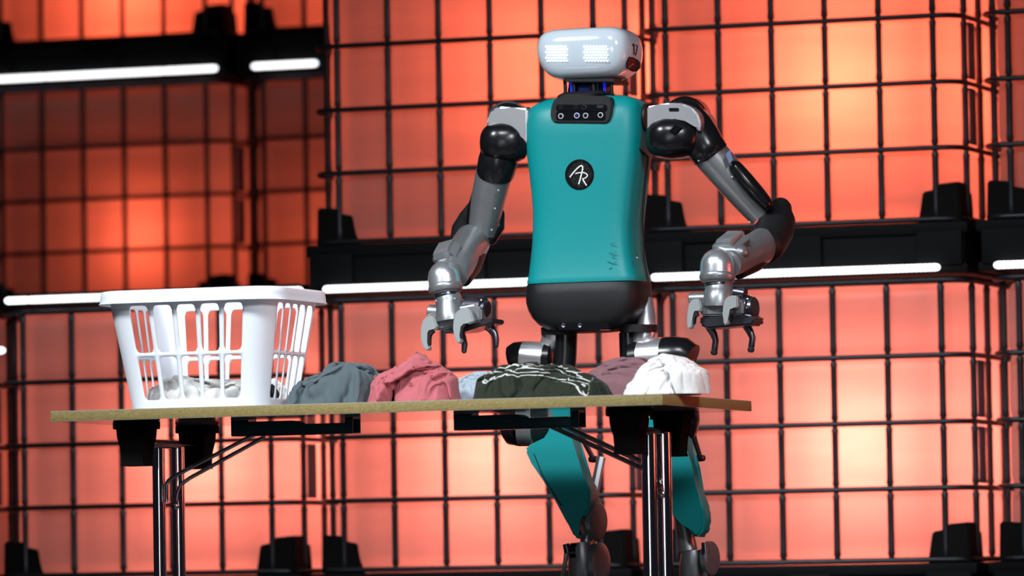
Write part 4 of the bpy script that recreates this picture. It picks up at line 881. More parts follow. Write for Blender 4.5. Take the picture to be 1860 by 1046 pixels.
def cloth(name, label, key, rot, prof, yc, depth, m, z0=.7515, zp=.62, group='unfolded clothes lying along the table', stripes=None, tufts=0, mirror=False, fit=.75, crease=.012):
    """crumpled garment; the pile is scaled to its place on the table and eased towards the photo skyline"""
    nx, ny, co = sheet(key); ca, sa = math.cos(rot), math.sin(rot)
    co = [V(((x*ca-y*sa)*(-1 if mirror else 1), x*sa+y*ca, z)) for x, y, z in co]
    pts = [P(a, b, yc) for a, b in prof]; xs = [p.x for p in pts]; zt = [max(.004, p.z-z0) for p in pts]
    def H(x):
        if x <= xs[0]: return zt[0]
        for a in range(len(xs)-1):
            if x <= xs[a+1]: t = (x-xs[a])/(xs[a+1]-xs[a]); return zt[a]*(1-t)+zt[a+1]*t
        return zt[-1]
    def span(vals):
        q = sorted(vals); n = len(q); return q[int(n*.004)], q[int(n*.996)]
    a0, a1 = span([c.x for c in co]); b0, b1 = span([c.y for c in co]); hm = max(c.z for c in co); hx = max(zt)
    out = []; uv = []
    for c in co:
        uv.append((2*(c.x-a0)/(a1-a0)-1, 2*(c.y-b0)/(b1-b0)-1))
    NA = 24; far = [0.]*NA
    for u, v in uv:
        k = int((math.atan2(v, u)/(2*PI)+1)*NA) % NA; far[k] = max(far[k], math.hypot(u, v))
    for _ in range(2): far = [(far[k-1]+2*far[k]+far[(k+1) % NA])/4 for k in range(NA)]
    rads = []
    for c, (u, v) in zip(co, uv):
        t = (math.atan2(v, u)/(2*PI)+1)*NA-.5; k = int(t) % NA; t -= int(t); fr = far[k]*(1-t)+far[(k+1) % NA]*t
        r = min(1, math.hypot(u, v)/max(fr, .1)); an = math.atan2(v, u); rads.append(r)
        r2 = r*(1.38-.38*r*r)*(.96+.06*noise.noise(V((math.cos(an)*2, math.sin(an)*2, rot+xs[0]*9))))
        ex = .8; cu = math.copysign(abs(math.cos(an))**ex, math.cos(an)); sv = math.copysign(abs(math.sin(an))**ex, math.sin(an))
        dome = max(0, 1-r2**2.6)**.6; zz = (max(0, c.z-.004)/hm)**zp
        out.append(V((xs[0]+(xs[-1]-xs[0])*(r2*cu+1)/2, yc+r2*sv*.5*depth, hx*(zz*.62*(.35+.65*dome)+.38*dome)*min(1, (1-r2)*9+.04))))
    # finer creases along the cloth
    w_ = nx+1; nn = []
    for j in range(ny+1):
        for i in range(w_):
            a = out[j*w_+min(i+1, nx)]-out[j*w_+max(i-1, 0)]; b = out[min(j+1, ny)*w_+i]-out[max(j-1, 0)*w_+i]
            q = a.cross(b); nn.append(q.normalized() if q.length > 1e-9 else V((0, 0, 1)))
    for n in range(len(out)):
        i, j = n % w_/nx, n//w_/ny; q = V((i*2.2, j*1.8, rot*3+xs[0]*5))
        f_ = noise.noise(q*1.2)*4.2+(i*.8+j*.5)*3.2
        d = abs(math.sin(PI*f_))**.55-.65; m_ = .4+.6*max(0, min(1, .5+1.6*noise.noise(q*1.7+V((5, 1, 2)))))
        out[n] = out[n]+nn[n]*(crease*d*m_*min(1, (1-rads[n])*4+.2))
        hem = min(n % w_, nx-n % w_, n//w_, ny-n//w_)
        if rads[n] > .4: out[n].z *= min(1, hem/7+.03)
        out[n].z = max(out[n].z, .0)
    nb = 28; env = [0.]*nb; W_ = xs[-1]-xs[0]
    for c in out:
        k = min(nb-1, max(0, int((c.x-xs[0])/W_*nb))); env[k] = max(env[k], c.z)
    for _ in range(2): env = [(env[max(0, k-1)]+env[k]*2+env[min(nb-1, k+1)])/4 for k in range(nb)]
    for c in out:
        t = min(nb-1.001, max(0, (c.x-xs[0])/W_*nb-.5)); k = int(t); e = env[k]*(1-(t-k))+env[min(nb-1, k+1)]*(t-k)
        r_ = min(2.0, max(.35, H(c.x)/max(e, .008))); c.z = z0+.002+c.z*(1+(r_-1)*fit)
    loc = V(((xs[0]+xs[-1])/2, yc, z0)); w_ = nx+1
    me = bpy.data.meshes.new(name); me.from_pydata([c-loc for c in out], [], [(j*w_+i, j*w_+i+1, j*w_+i+w_+1, j*w_+i+w_) for j in range(ny) for i in range(nx)])
    if stripes:
        at = me.attributes.new('band', 'FLOAT', 'POINT')
        xa, xb = P(stripes[0], 690, yc).x, P(stripes[1], 690, yc).x
        at.data.foreach_set('value', [min(1, max(0, (z0+H(c.x)-c.z)/.085+.22*noise.noise(c*22)+.05)) if xa < c.x < xb and c.y < yc+.05 else 1. for c in out])
    me.materials.append(m); me.shade_smooth()
    o = bpy.data.objects.new(name, me); COL.objects.link(o); o.location = loc
    q = o.modifiers.new('thick', 'SOLIDIFY'); q.thickness = .0022; q.offset = 0
    q = o.modifiers.new('smooth', 'SUBSURF'); q.levels = 1; q.render_levels = 1
    tag(o, label, 'clothing', group)
    rnd = random.Random(7); cand = [c for c in out if c.y < yc-.1*depth and c.z > z0+.02]
    for _ in range(tufts):
        tb_ = MB(); p = rnd.choice(cand)
        for _ in range(8):
            d = V((rnd.uniform(-1, 1), rnd.uniform(-1.2, .1), rnd.uniform(-1, 1))).normalized()
            tb_.tube([p, p+d*.004, p+d*.008+V((0, 0, -.002))], [.0024, .002, .0006], 5)
        tt = bpy.data.meshes.new('tuft'); tt.from_pydata([v-loc for v in tb_.v], [], tb_.f); tt.materials.append(m)
        to = bpy.data.objects.new('tuft', tt); COL.objects.link(to); to.parent = o
    return o
GREYF = fabric('grey_jersey', (.085, .112, .125), vs=180); PINKF = fabric('pink_cotton', (.47, .12, .14)); LGREY = fabric('light_grey_jersey', (.32, .38, .44), vs=180)
OLIVE = fabric('dark_olive_knit', (.013, .019, .010), stripes=True, rough=.7); MAUVE = fabric('mauve_cotton', (.20, .10, .115)); WHITEF = fabric('white_jersey', (.80, .79, .77)); BLKF = fabric('black_jersey', (.01, .01, .011))
cloth('light_grey_shirt', 'light grey shirt bunched between the pink top and the dark striped one', 'a', 0, [(812, 735), (832, 684), (850, 676), (885, 674), (900, 690), (925, 735)], .44, .20, LGREY)
cloth('mauve_top', 'mauve top crumpled behind the white shirt and the dark striped shirt', 'c', 1.3, [(1052, 722), (1078, 675), (1100, 658), (1135, 650), (1170, 650), (1195, 665), (1225, 722)], .47, .24, MAUVE)
cloth('grey_shirt', 'dark grey heathered shirt crumpled right beside the laundry basket', 'd', 3.3, [(522, 735), (535, 708), (565, 693), (590, 680), (605, 660), (640, 655), (668, 662), (685, 682), (694, 715), (700, 735)], .27, .27, GREYF)
cloth('pink_top', 'dusty pink top with small frayed tufts in a peaked heap', 'b', 0, [(672, 732), (683, 700), (695, 678), (730, 666), (750, 655), (764, 640), (778, 655), (800, 668), (822, 680), (832, 700), (838, 730)], .24, .27, PINKF, tufts=20)
cloth('olive_striped_shirt', 'wide dark olive shirt with thin white stripes in the table middle', 'e', 0, [(858, 730), (868, 690), (885, 670), (915, 660), (960, 658), (1000, 662), (1040, 668), (1075, 685), (1100, 702), (1118, 724)], .22, .28, OLIVE, stripes=(884, 1086))
cloth('white_shirt', 'bright white shirt heaped at the right end of the table', 'b', 2.6, [(1128, 722), (1140, 704), (1162, 696), (1168, 672), (1185, 656), (1205, 644), (1235, 648), (1262, 658), (1282, 668), (1290, 695), (1294, 722)], .24, .25, WHITEF)
cloth('white_shirt', 'white garment lying inside the laundry basket seen through its slots', 'c', 0, [(262, 735), (272, 706), (292, 692), (315, 680), (350, 690), (400, 694), (440, 690), (462, 690), (478, 735)], .31, .22, WHITEF, z0=.757, group='clothes inside the basket')
cloth('white_sock', 'small white garment in the right end of the laundry basket', 'a', .8, [(474, 733), (482, 695), (498, 688), (512, 700), (526, 733)], .40, .10, WHITEF, z0=.757, group='clothes inside the basket')
cloth('black_garment', 'small black garment in the right front corner of the basket', 'b', 1.5, [(468, 733), (474, 704), (490, 697), (502, 708), (512, 733)], .285, .08, BLKF, z0=.757, group='clothes inside the basket')

# ------------------------------------------------------------------ robot
RY = 1.2
rb = thing('humanoid_robot', (P(1070, 600, RY).x, RY, 0), 'teal and black humanoid robot with white head standing behind the table', 'robot')
cP, sP = math.cos(PHI), math.sin(PHI)
def sring(pl, pr_, py, yc, b, n=4., seg=48, dz=0):
    """horizontal superellipse section whose silhouette spans photo columns pl..pr_ at row py"""
    c = P((pl+pr_)/2, py, yc); wv = (pr_-pl)/2*S; q = n/(n-1)
    t = wv**q-(b*sP)**q; a = (max(t, 1e-6))**(1/q)/cP
    return [V((c.x+a*math.copysign(abs(math.cos(2*PI*k/seg))**(2/n), math.cos(2*PI*k/seg)),
               c.y+b*math.copysign(abs(math.sin(2*PI*k/seg))**(2/n), math.sin(2*PI*k/seg)), c.z+dz)) for k in range(seg)]
# torso shell
T = [(1006, 1142, 177, .05), (990, 1158, 181, .07), (975, 1170, 187, .085), (964, 1178, 194, .098), (958, 1182, 205, .106), (955, 1184, 225, .112), (956, 1185, 250, .113), (957, 1184, 280, .113), (961, 1181, 310, .113),
     (965, 1177, 345, .112), (968, 1173, 380, .11), (968, 1170, 410, .11), (967, 1170, 440, .11), (964, 1173, 470, .112), (961, 1178, 495, .115), (959, 1182, 505, .117), (957, 1183, 510, .118), (958, 1182, 515, .117)]
MB().loft([sring(a, b, y, RY, d, 4.5) for a, b, y, d in T]).build('torso_shell', TEAL, rb, 40)
PV = [(960, 1180, 514, .112), (956, 1183, 518, .118), (955, 1184, 535, .12), (956, 1184, 550, .12), (960, 1181, 563, .118), (967, 1175, 576, .113), (978, 1164, 588, .105), (992, 1149, 597, .092), (1010, 1130, 602, .075), (1030, 1110, 604, .05)]
pel = MB().loft([sring(a, b, y, RY, d, 4.) for a, b, y, d in PV]).build('pelvis_shell', BLACKM, rb, 40)
def fpt(px, py, dy=0, y0=None): return P(px, py, (y0 if y0 is not None else RY-.118)+dy)
def pxprism(poly, y, th, bevel=0):
    return MB().prism([P(a, b, y) for a, b in poly], (0, th, 0), bevel)
def rrpx(x0, y0, x1, y1, r, n=5):
    o = []
    for cx, cy, a0 in ((x1-r, y0+r, -PI/2), (x1-r, y1-r, 0), (x0+r, y1-r, PI/2), (x0+r, y0+r, PI)):
        for k in range(n+1):
            a = a0+PI/2*k/n; o.append((cx+r*math.cos(a), cy+r*math.sin(a)))
    return o
YF = RY-.113
# pelvis sensor slot
pxprism(rrpx(1013, 586, 1106, 599, 5), RY-.104, .03).build('sensor_slot', GLASSB, rb)
for x, r_ in ((1024, 4.2), (1054, 4.2)):
    MB().lathe(P(x, 590.5, RY-.104), (0, -1, 0), [(r_*S, 0), (r_*S, .002), (r_*S*.6, .0005)], 16).build('sensor_lens', DARKM, rb)
# seam strip down the torso side
MB().tube([P(1161, 270, RY-.06), P(1177, 285, RY-.0), P(1172, 330, RY), P(1167, 400, RY), P(1170, 470, RY), P(1178, 512, RY)], .0035, 8).build('side_seam', BLACKM, rb, 60)
# collar with cameras
col = pxprism([(1003, 186), (1008, 179), (1020, 174), (1102, 174), (1110, 180), (1112, 190), (1110, 210), (1107, 219), (1100, 224), (1008, 223), (1001, 218), (999, 205)], YF-.006, .12, .0035).build('collar_housing', BLACKM, rb)
MB().loft([sring(1010, 1115, 183, RY, .09, 4), sring(1013, 1118, 174, RY-.01, .08, 4), sring(1022, 1116, 169, RY-.01, .07, 4)]).build('collar_top', BLACKM, rb)
pxprism(rrpx(1010, 190, 1102, 202, 4), YF-.0085, .01).build('upper_camera_window', GLASSB, rb)
pxprism(rrpx(1010, 203, 1099, 218, 3), YF-.0085, .01).build('lower_camera_window', GLASSB, rb)
for x, y, r_, e in ((1019, 211, 5, 0), (1048, 210, 5.2, 1), (1064, 210, 5, 0), (1091, 209, 5, 0), (1061, 195, 4.5, 0), (1018, 195, 3.5, 0), (1046, 194, 3.5, 0)):
    c = P(x, y, YF-.009); mb = MB()
    mb.lathe(c, (0, -1, 0), [(r_*S, 0), (r_*S, .0025), (r_*S*.9, .003), (r_*S*.76, .003), (r_*S*.72, .0012), (r_*S*.71, .0)], 18)
    mb.build('camera_lens', LENS if y > 200 else DARKM, rb, 25)
    MB().lathe(c, (0, -1, 0), [(r_*S*.72, 0), (r_*S*.72, .0014), (.0005, .0014)], 14).build('lens_barrel', CLAMP, rb)
    MB().lathe(c, (0, -1, 0), [(r_*S*.38, .002), (r_*S*.3, .0035), (0.0004, .0038)], 14).build('lens_glass', BLUEG if e else GLASSB, rb)
pxprism(rrpx(1084, 191, 1096, 196, 2), YF-.010, .003).build('status_window', DARKM, rb)
# neck
MB().loft([sring(1030, 1112, 174, RY, .05, 4), sring(1034, 1110, 145, RY, .05, 4)]).build('neck_core', GLASSB, rb)
for px in ((1026, 1030), (1042, 1047), (1077, 1080), (1110, 1114)):
    MB().tube([P(px[0], 146, RY-.058), P(px[0]+1, 160, RY-.058), P(px[0]+1, 172, RY-.058)], .006 if px[0] != 1077 else .008, 8).build('neck_strut', BLACKG, rb)
for x in (1037, 1097):
    pxprism([(x-2.2, 148), (x+2.2, 148), (x+3.2, 170), (x-1.2, 170)], RY-.0535, .004).build('neck_light', BLUEG, rb)
pxprism([(1051, 154), (1071, 154), (1071, 171), (1051, 171)], RY-.0545, .004).build('neck_panel', mat('dark_blue_panel', (.004, .01, .06), .2), rb)
pxprism([(1024, 142), (1116, 142), (1116, 149), (1028, 149)], RY-.08, .14, .002).build('neck_collar', BLACKM, rb)
# head
HD = [(1018, 1120, 53.0, .045), (1003, 1137, 54.5, .075), (991, 1148, 58, .094), (981, 1159, 65, .106), (976.5, 1165, 76, .113), (975, 1168, 90, .115), (977, 1168, 105, .113), (983, 1165, 120, .108), (991, 1158, 131, .10), (1001, 1148, 139, .09), (1016, 1134, 145, .07), (1035, 1115, 147.5, .05)]
hd = MB().loft([sring(a, b, y, RY-.01, d, 4.6, 72, dz=0) for a, b, y, d in HD]).build('head_shell', HEADW, rb, 60)
sub = hd.modifiers.new('sub', 'SUBSURF'); sub.levels = 1; sub.render_levels = 1
def on_head(px, py, lift=.0008):
    """front face of the head: march the sight line to the section outline"""
    for j in range(len(HD)-1):
        if HD[j][2] <= py <= HD[j+1][2]:
            t = (py-HD[j][2])/(HD[j+1][2]-HD[j][2]); a, b, y, d = [HD[j][i]*(1-t)+HD[j+1][i]*t for i in range(4)]; break
    n = 4.6; q = n/(n-1); wv = (b-a)/2*S; A = (max(wv**q-(d*sP)**q, 1e-6))**(1/q)/cP; c = P((a+b)/2, py, RY-.01)
    y = c.y-d-.05; 
    while y < c.y:
        p = P(px, py, y)
        if abs((p.x-c.x)/A)**n+abs((p.y-c.y)/d)**n <= 1: break
        y += .0006
    p = P(px, py, y); return p+(CAM-p).normalized()*lift*1.3
for ex0, ex1, rows_ in ((990, 1034, 7), (1059, 1108, 7)):
    rnd = 0
    cx = (ex0+ex1)/2
    gx = 9; mbl = MB(); pl = []
    for j in range(6):
        py = 84.5+j*5.2
        for i in range(8):
            px = ex0+2+(i+(.5 if j % 2 else 0))*((ex1-ex0-4)/8.)
            c = on_head(px, py, .0012)
            mbl.lathe(c, (0, -1, 0), [(1.85*S, -.001), (1.85*S, .0004), (1.2*S, .0012), (.0003, .0014)], 8)
    o = mbl.build('eye_led_matrix', LED, rb)
# side window and number
def sidept(px, py): return on_head(px, py, .001)
def headpatch(poly, m, name, lift, th=0):
    vs = [on_head(a, b, lift) for a, b in poly]; c = on_head(sum(a for a, _ in poly)/len(poly), sum(b for _, b in poly)/len(poly), lift)
    n_ = len(vs); return MB().add(vs+[c], [(i, (i+1) % n_, n_) for i in range(n_)]).build(name, m, rb, 180)
headpatch([(1138, 112), (1142, 103), (1150, 104), (1159, 109), (1164, 115), (1163, 124), (1157, 130), (1148, 130), (1138, 124)], BLACKM, 'side_window_frame', .0015)
headpatch([(1140, 113), (1143, 106), (1150, 107), (1158, 112), (1160, 118), (1156, 127), (1148, 127), (1140, 122)], REDW, 'side_window', .0030)
def headstroke(pts, w_, name='number_print', m=None):
    vs = []; fs = []
    P3 = []
    for (a, b), (c, d) in zip(pts[:-1], pts[1:]):
        L_ = math.hypot(c-a, d-b); nx_, ny_ = -(d-b)/L_*w_/2, (c-a)/L_*w_/2
        o = len(vs); vs += [on_head(a+nx_, b+ny_, .007), on_head(c+nx_, d+ny_, .007), on_head(c-nx_, d-ny_, .007), on_head(a-nx_, b-ny_, .007)]
        fs.append((o, o+1, o+2, o+3))
    return vs, fs
mb = MB()
for st in ([(1148.5, 82.5), (1151.5, 79), (1151.8, 98.5)], [(1153.8, 82), (1158.2, 83.2), (1154.6, 100.5)]):
    vs, fs = headstroke(st, 2.3); mb.add(vs, fs)
mb.build('number_print', BLACKP, rb, 180)

# chest badge
def chest(px, py, dy=0): return P(px, py, YF+dy)
c = chest(1053, 317, .002)
MB().lathe(c, (0, -1, 0), [(27.5*S, -.004), (27.5*S, .003), (26*S, .0045), (25*S, .0035), (.0005, .0035)], 48).build('badge_disc', CLAMP, rb, 30)
# perforated honeycomb relief
mb = MB()
for j in range(-9, 10):
    for i in range(-9, 10):
        x = 1053+(i+(.5 if j % 2 else 0))*5.2; y = 317+j*4.5*.98
        if math.hypot(x-1053, (y-317)) < 22.5:
            q = P(x, y, YF-.0015)
            ring6 = [(q+V((math.cos(PI/3*k+PI/6)*2.6*S, -.0002, math.sin(PI/3*k+PI/6)*2.6*S))) for k in range(6)]
            ring7 = [(q+V((math.cos(PI/3*k+PI/6)*2.0*S, -.0009, math.sin(PI/3*k+PI/6)*2.0*S))) for k in range(6)]
            mb.add(ring6+ring7, [(k, (k+1) % 6, 6+(k+1) % 6, 6+k) for k in range(6)])
hb = mb.build('badge_mesh', mat('badge_mesh_plastic', (.03, .03, .03), .5), rb, 30, fix=False); 
def stroke(pts, w_, name='badge_logo'):
    """ribbon lettering with a little thickness"""
    n = len(pts); vs = []
    for i in range(n):
        a = pts[max(i-1, 0)]; b = pts[min(i+1, n-1)]; L_ = math.hypot(b[0]-a[0], b[1]-a[1]) or 1
        nx_, ny_ = -(b[1]-a[1])/L_, (b[0]-a[0])/L_; ww = (w_[i] if hasattr(w_, '__len__') else w_)/2
        for s_ in (1, -1):
            for dy in (-.0045, -.003): vs.append(chest(pts[i][0]+s_*nx_*ww, pts[i][1]+s_*ny_*ww, dy))
    fs = []
    for i in range(n-1):
        o = i*4; fs += [(o, o+4, o+6, o+2), (o+1, o+3, o+7, o+5), (o, o+1, o+5, o+4), (o+2, o+6, o+7, o+3)]
    fs += [(0, 2, 3, 1), (n*4-4, n*4-3, n*4-1, n*4-2)]
    return vs, fs
def cr(pts, m_=6):
    o = []
    for i in range(len(pts)-1):
        p0, p1, p2, p3 = pts[max(i-1, 0)], pts[i], pts[i+1], pts[min(i+2, len(pts)-1)]
        for k in range(m_):
            t = k/m_; o.append(tuple(.5*((2*b)+(-a+c_)*t+(2*a-5*b+4*c_-d)*t*t+(-a+3*b-3*c_+d)*t**3) for a, b, c_, d in zip(p0, p1, p2, p3)))
    o.append(tuple(pts[-1])); return o
mb = MB()
for pts, w_ in (([(1035, 322), (1040, 315.5), (1046, 308.5), (1052, 303), (1056.5, 301), (1058.5, 305), (1056.5, 315), (1054, 325), (1051, 335)], 2.5), ([(1045, 315.5), (1051, 314), (1058, 313.5), (1064, 315), (1067, 319), (1063, 323.5), (1057.5, 325)], 2.0),
               ([(1058, 325), (1061, 330), (1065.5, 337)], 2.4)):
    vs, fs = stroke(cr(pts), w_); mb.add(vs, fs)
mb.build('badge_logo', WHITEP, rb, 180)
MB().lathe(P(1158, 466, YF+.006), (0, -1, 0), [(3*S, 0), (3*S, .002), (1.5*S, .001)], 10).build('torso_bolt', DARKM, rb)
mb = MB()
for pts in ([(1108, 443), (1114, 441.5), (1118, 443)], [(1106, 458), (1112, 460), (1120, 457.5)], [(1110, 465), (1117, 466)], [(1103, 474), (1111, 478), (1119, 476)], [(1106, 488), (1110, 486)]):
    vs, fs = stroke(pts, .9); mb.add([v+V((0, .0028, 0)) for v in vs], fs)
mb.build('scuff_mark', mat('dark_teal_scuff', (.002, .135, .14), .6), rb, 180)

def limb(name, m, pts, rs, par=rb, seg=24, flat=1., re=False, ang=60):
    """pts (px, py, depth), radii in photo pixels"""
    return MB().tube([P(*p) for p in pts], [(r_[0]*S, r_[1]*S) if hasattr(r_, '__len__') else r_*S for r_ in rs], seg, flat=flat, round_end=re).build(name, m, par, ang)
def ellip(name, m, c, rx, rz, ry, n=2.3, tilt=0, par=rb):
    c0 = P(*c); mb = MB(); rings = []
    rt = V((cP, sP, 0)); dp = V((-sP, cP, 0)); pw = lambda v: math.copysign(abs(v)**(2/n), v)
    a1 = (rt*math.cos(tilt)+V((0, 0, 1))*math.sin(tilt)); a2 = (V((0, 0, 1))*math.cos(tilt)-rt*math.sin(tilt))
    for j in range(17):
        t = -PI/2+PI*j/16; r_, h = pw(math.cos(t)), pw(math.sin(t))
        r_ = max(r_, .002)
        rings.append([c0+dp*ry*h+a1*(rx*S*r_*pw(math.cos(2*PI*k/32)))+a2*(rz*S*r_*pw(math.sin(2*PI*k/32))) for k in range(32)])
    return mb.loft(rings).build(name, m, par, 60)
def bolts(par, m, spots, r_=2.2, n=(0, -1, 0)):
    for a, b, y in spots:
        MB().lathe(P(a, b, y), n, [(r_*S, -.003), (r_*S, .0012), (r_*S*.6, .0018)], 10).build('bolt', m, par)

# ---- right arm (left in the photo)
YA = 1.2
limb('shoulder_motor', BLACKG, [(926, 222, 1.30), (922, 221, 1.22)], [(37, 37), (38, 38)], re=False)
MB().lathe(P(920, 222, 1.21), (0, 1, 0), [(.02, -.022), (.045, -.018), (.060, -.004), (.063, .015), (.063, .08), (.055, .10)], 36).build('shoulder_cap', BLACKG, rb, 40)
pxprism([(958, 196), (930, 195), (905, 193), (893, 199), (886, 210), (881, 228), (889, 224), (900, 221), (915, 223), (931, 230), (944, 241), (951, 258), (958, 262)], 1.11, .17, .014).build('shoulder_bracket', SILVER, rb, 50)
limb('shoulder_ring', BLACKM, [(960, 222, 1.2), (954.5, 222, 1.2)], [28, 27])
ellip('shoulder_shell', BLACKG, (917, 259, 1.16), 46, 39, .078, 2.5)
limb('shoulder_joint', BLACKG, [(950, 258, 1.17), (930, 258, 1.15)], [32, 36], seg=28)
limb('upper_cuff', BLACKG, [(909, 270, 1.165), (904, 294, 1.16), (900, 312, 1.165), (899, 318, 1.17)], [34, 36, 35, 34], seg=32)
ua = limb('upper_arm', GREYM, [(899, 308, 1.17), (895, 325, 1.175), (886, 365, 1.19), (880, 400, 1.20), (876, 424, 1.21)], [33.5, 33, 31, 28, 26], seg=32)
bolts(ua, GREYM, [(905, 346, 1.115), (899, 379, 1.14), (893, 418, 1.16), (903, 309, 1.112)], 1.9)
limb('upper_arm_shell', BLACKG, [(878, 322, 1.19), (872, 350, 1.20), (862, 385, 1.21), (858, 420, 1.22)], [(16, 10), (20, 14), (18, 14), (14, 12)])
limb('elbow_cup', BLACKG, [(908, 388, 1.23), (904, 410, 1.225), (890, 428, 1.22), (870, 432, 1.22)], [(8, 9), (14, 14), (17, 18), (17, 18)], re=True)
limb('elbow_shell', BLACKM, [(859, 372, 1.29), (852, 392, 1.285), (846, 415, 1.26), (848, 440, 1.22)], [(10, 9), (18, 17), (25, 26), (31, 32)], seg=28, re=True)
fa = limb('forearm', GREYM, [(858, 438, 1.20), (852, 449, 1.15), (842, 466, 1.07), (832, 484, .98), (824, 500, .93)], [33, 34, 32, 29, 26], seg=32, re=False)
limb('forearm_shell', BLACKM, [(862, 445, 1.20), (852, 480, 1.06), (842, 508, .97)], [26, 24, 14], seg=20)
def hexbox(tops, bots, par, bevel=.003, name='motor_box'):
    bm = bmesh.new(); t = [bm.verts.new(P(*q)) for q in tops]; b = [bm.verts.new(P(*q)) for q in bots]
    bm.faces.new(t); bm.faces.new(b[::-1])
    for i in range(4): bm.faces.new((t[i], b[i], b[(i+1) % 4], t[(i+1) % 4]))
    bmesh.ops.bevel(bm, geom=bm.edges[:], offset=bevel, segments=2, affect='EDGES', clamp_overlap=True); bm.verts.index_update()
    mb = MB(); mb.add([v.co.copy() for v in bm.verts], [tuple(v.index for v in f_.verts) for f_ in bm.faces]); bm.free()
    o = mb.build(name, GREYM, par, 30)
    a, b_, c, d = [P(*q) for q in tops]      # fins run across the top face
    if name == 'motor_box':
        for k in range(8):
            u = .1+.8*k/7; p = a.lerp(b_, u); q = d.lerp(c, u); n_ = (b_-a).cross(d-a).normalized()
            if n_.dot(CAM-a) < 0: n_ = -n_
            MB().tube([p.lerp(q, .05)+n_*.001, p.lerp(q, .95)+n_*.001], .0013, 5).build('cooling_fin', SILVER, o)
    return o
hexbox([(785.5, 461, .93), (796.6, 441, .99), (825, 433, .99), (813.4, 453.4, .93)], [(788, 474, .94), (799, 458, 1.0), (834, 452, 1.0), (818, 470, .94)], fa)
hexbox([(814, 455, .935), (826, 436, .985), (838, 446, .985), (829, 466, .93)], [(815, 470, .96), (828, 452, 1.0), (838, 462, 1.0), (829, 476, .95)], fa, .002, 'motor_box_side')
limb('box_collar', GREYM, [(798, 472, .97), (814, 479, .96), (830, 482, .96)], [(9, 14), (13, 18), (12, 16)], fa, re=True)

def wrist(c, r_, tilt, yh, par_name):
    """polished dome, flange, dark ring, wrist block; c = dome centre px"""
    cx, cy = c; ax = V((tilt, -.12, -1)).normalized(); c3 = P(cx, cy, yh); R_ = r_*S
    MB().lathe(c3, ax, [(R_*math.sin(a), -R_*math.cos(a)*1.05) for a in [PI/2*k/10 for k in range(11)]]+[(R_, R_*.5)], 40).build('wrist_dome', POLISH, rb, 60)
    MB().lathe(c3, ax, [(R_*1.0, R_*.42), (R_*1.05, R_*.5), (R_*1.06, R_*.68), (R_*.98, R_*.86), (R_*.82, R_*.95), (R_*.8, R_*1.0)], 40).build('wrist_flange', GREYM, rb, 30)
    MB().lathe(c3, ax, [(R_*.74, R_*.9), (R_*.74, R_*1.15)], 32).build('wrist_ring', DARKM, rb, 30)
    return c3, ax, R_
def finger(name, m, pts, rs, y):
    f_ = MB().tube([P(*p) for p in pts], [(a*S, b*S) for a, b in rs], 12, round_end=True, up=(0, 1, 0)).build(name, m, rb, 60)
    return f_
# right hand
c3, ax, R_ = wrist((807, 505), 29.5, .16, .90, 'r')
limb('wrist_block', GREYM, [(812, 534, .90), (815, 545, .90), (817, 556, .90), (819, 574, .89), (820, 582, .89)], [(22, 22), (25, 24), (26, 25), (30, 27), (31, 27)], seg=20, ang=40)
pxprism([(772, 572), (790, 566), (862, 552), (874, 560), (874, 583), (800, 600), (784, 598), (774, 588)], .87, .10, .006).build('gripper_body', GREYM, rb, 30)
pxprism([(800, 598), (893, 578), (894, 586), (846, 602), (806, 606)], .875, .11, .003).build('gripper_plate', DARKM, rb, 30)
gm = MB().lathe(P(872, 560, .92), V((1, -.15, -.12)), [(.030, -.05), (.034, -.045), (.037, 0), (.037, .012), (.030, .014), (.027, .014), (.027, .024), (.022, .027), (.0005, .027)], 28).build('gripper_motor', DARKM, rb, 30)
for k in range(8):
    a = 2*PI*k/8; e1 = V((0, 1, 0)); q = P(872, 560, .92)+V((.0125, 0, 0))+V((0, math.cos(a), math.sin(a)))*.033
    MB().lathe(q, (1, 0, 0), [(.003, -.002), (.003, .002), (.002, .003)], 8).build('bolt', SILVER, gm)
MB().lathe(P(797, 567, .92), V((-1, 0, .1)), [(.022, -.03), (.022, .03), (.017, .034), (.0005, .034)], 24).build('gripper_pivot', GREYM, rb, 30)
bolts(rb, GREYM, [(858, 572, .868), (861, 580, .868), (826, 543, .855), (792, 547, .87)], 2)
pxprism([(769.5, 578.4), (777.5, 572.7), (787.9, 575.0), (794.8, 594.5), (787.9, 600.2), (778.0, 596.8), (773.9, 603.7), (773.4, 623.2), (779.8, 628.9), (781.0, 634.0), (775.3, 637.6), (768.4, 632.4), (764.2, 619.7), (763.3, 601.4), (766.1, 585.3)], 0.845, .026, .004).build('finger', FINGER, rb, 40)
pxprism([(773.4, 597.9), (776.4, 595.6), (787.9, 601.4), (787.2, 604.1), (781.2, 607.1), (779.8, 611.0), (780.3, 627.1), (774.3, 625.7)], 0.848, .018, .0015).build('finger_pad', BLACKM, rb, 40)
pxprism([(826.9, 566.9), (840.7, 557.7), (853.3, 560.5), (860.7, 584.8), (848.7, 589.4), (841.4, 585.3), (834.5, 591.7), (832.0, 610.5), (838.4, 617.4), (837.2, 622.5), (830.8, 624.3), (824.6, 612.8), (821.9, 594.5), (823.5, 578.4)], 0.835, .026, .004).build('finger', FINGER, rb, 40)
pxprism([(834.0, 589.9), (844.6, 587.1), (846.0, 591.0), (840.0, 595.6), (838.6, 601.4), (838.6, 615.1), (832.6, 614.2)], 0.838, .018, .0015).build('finger_pad', BLACKM, rb, 40)
finger('rear_finger', DARKM, [(836, 600, .96), (841, 612, .97), (844, 626, .97), (843, 637, .97)], [(5, 6), (5, 6), (5, 6), (5, 5)], .87)
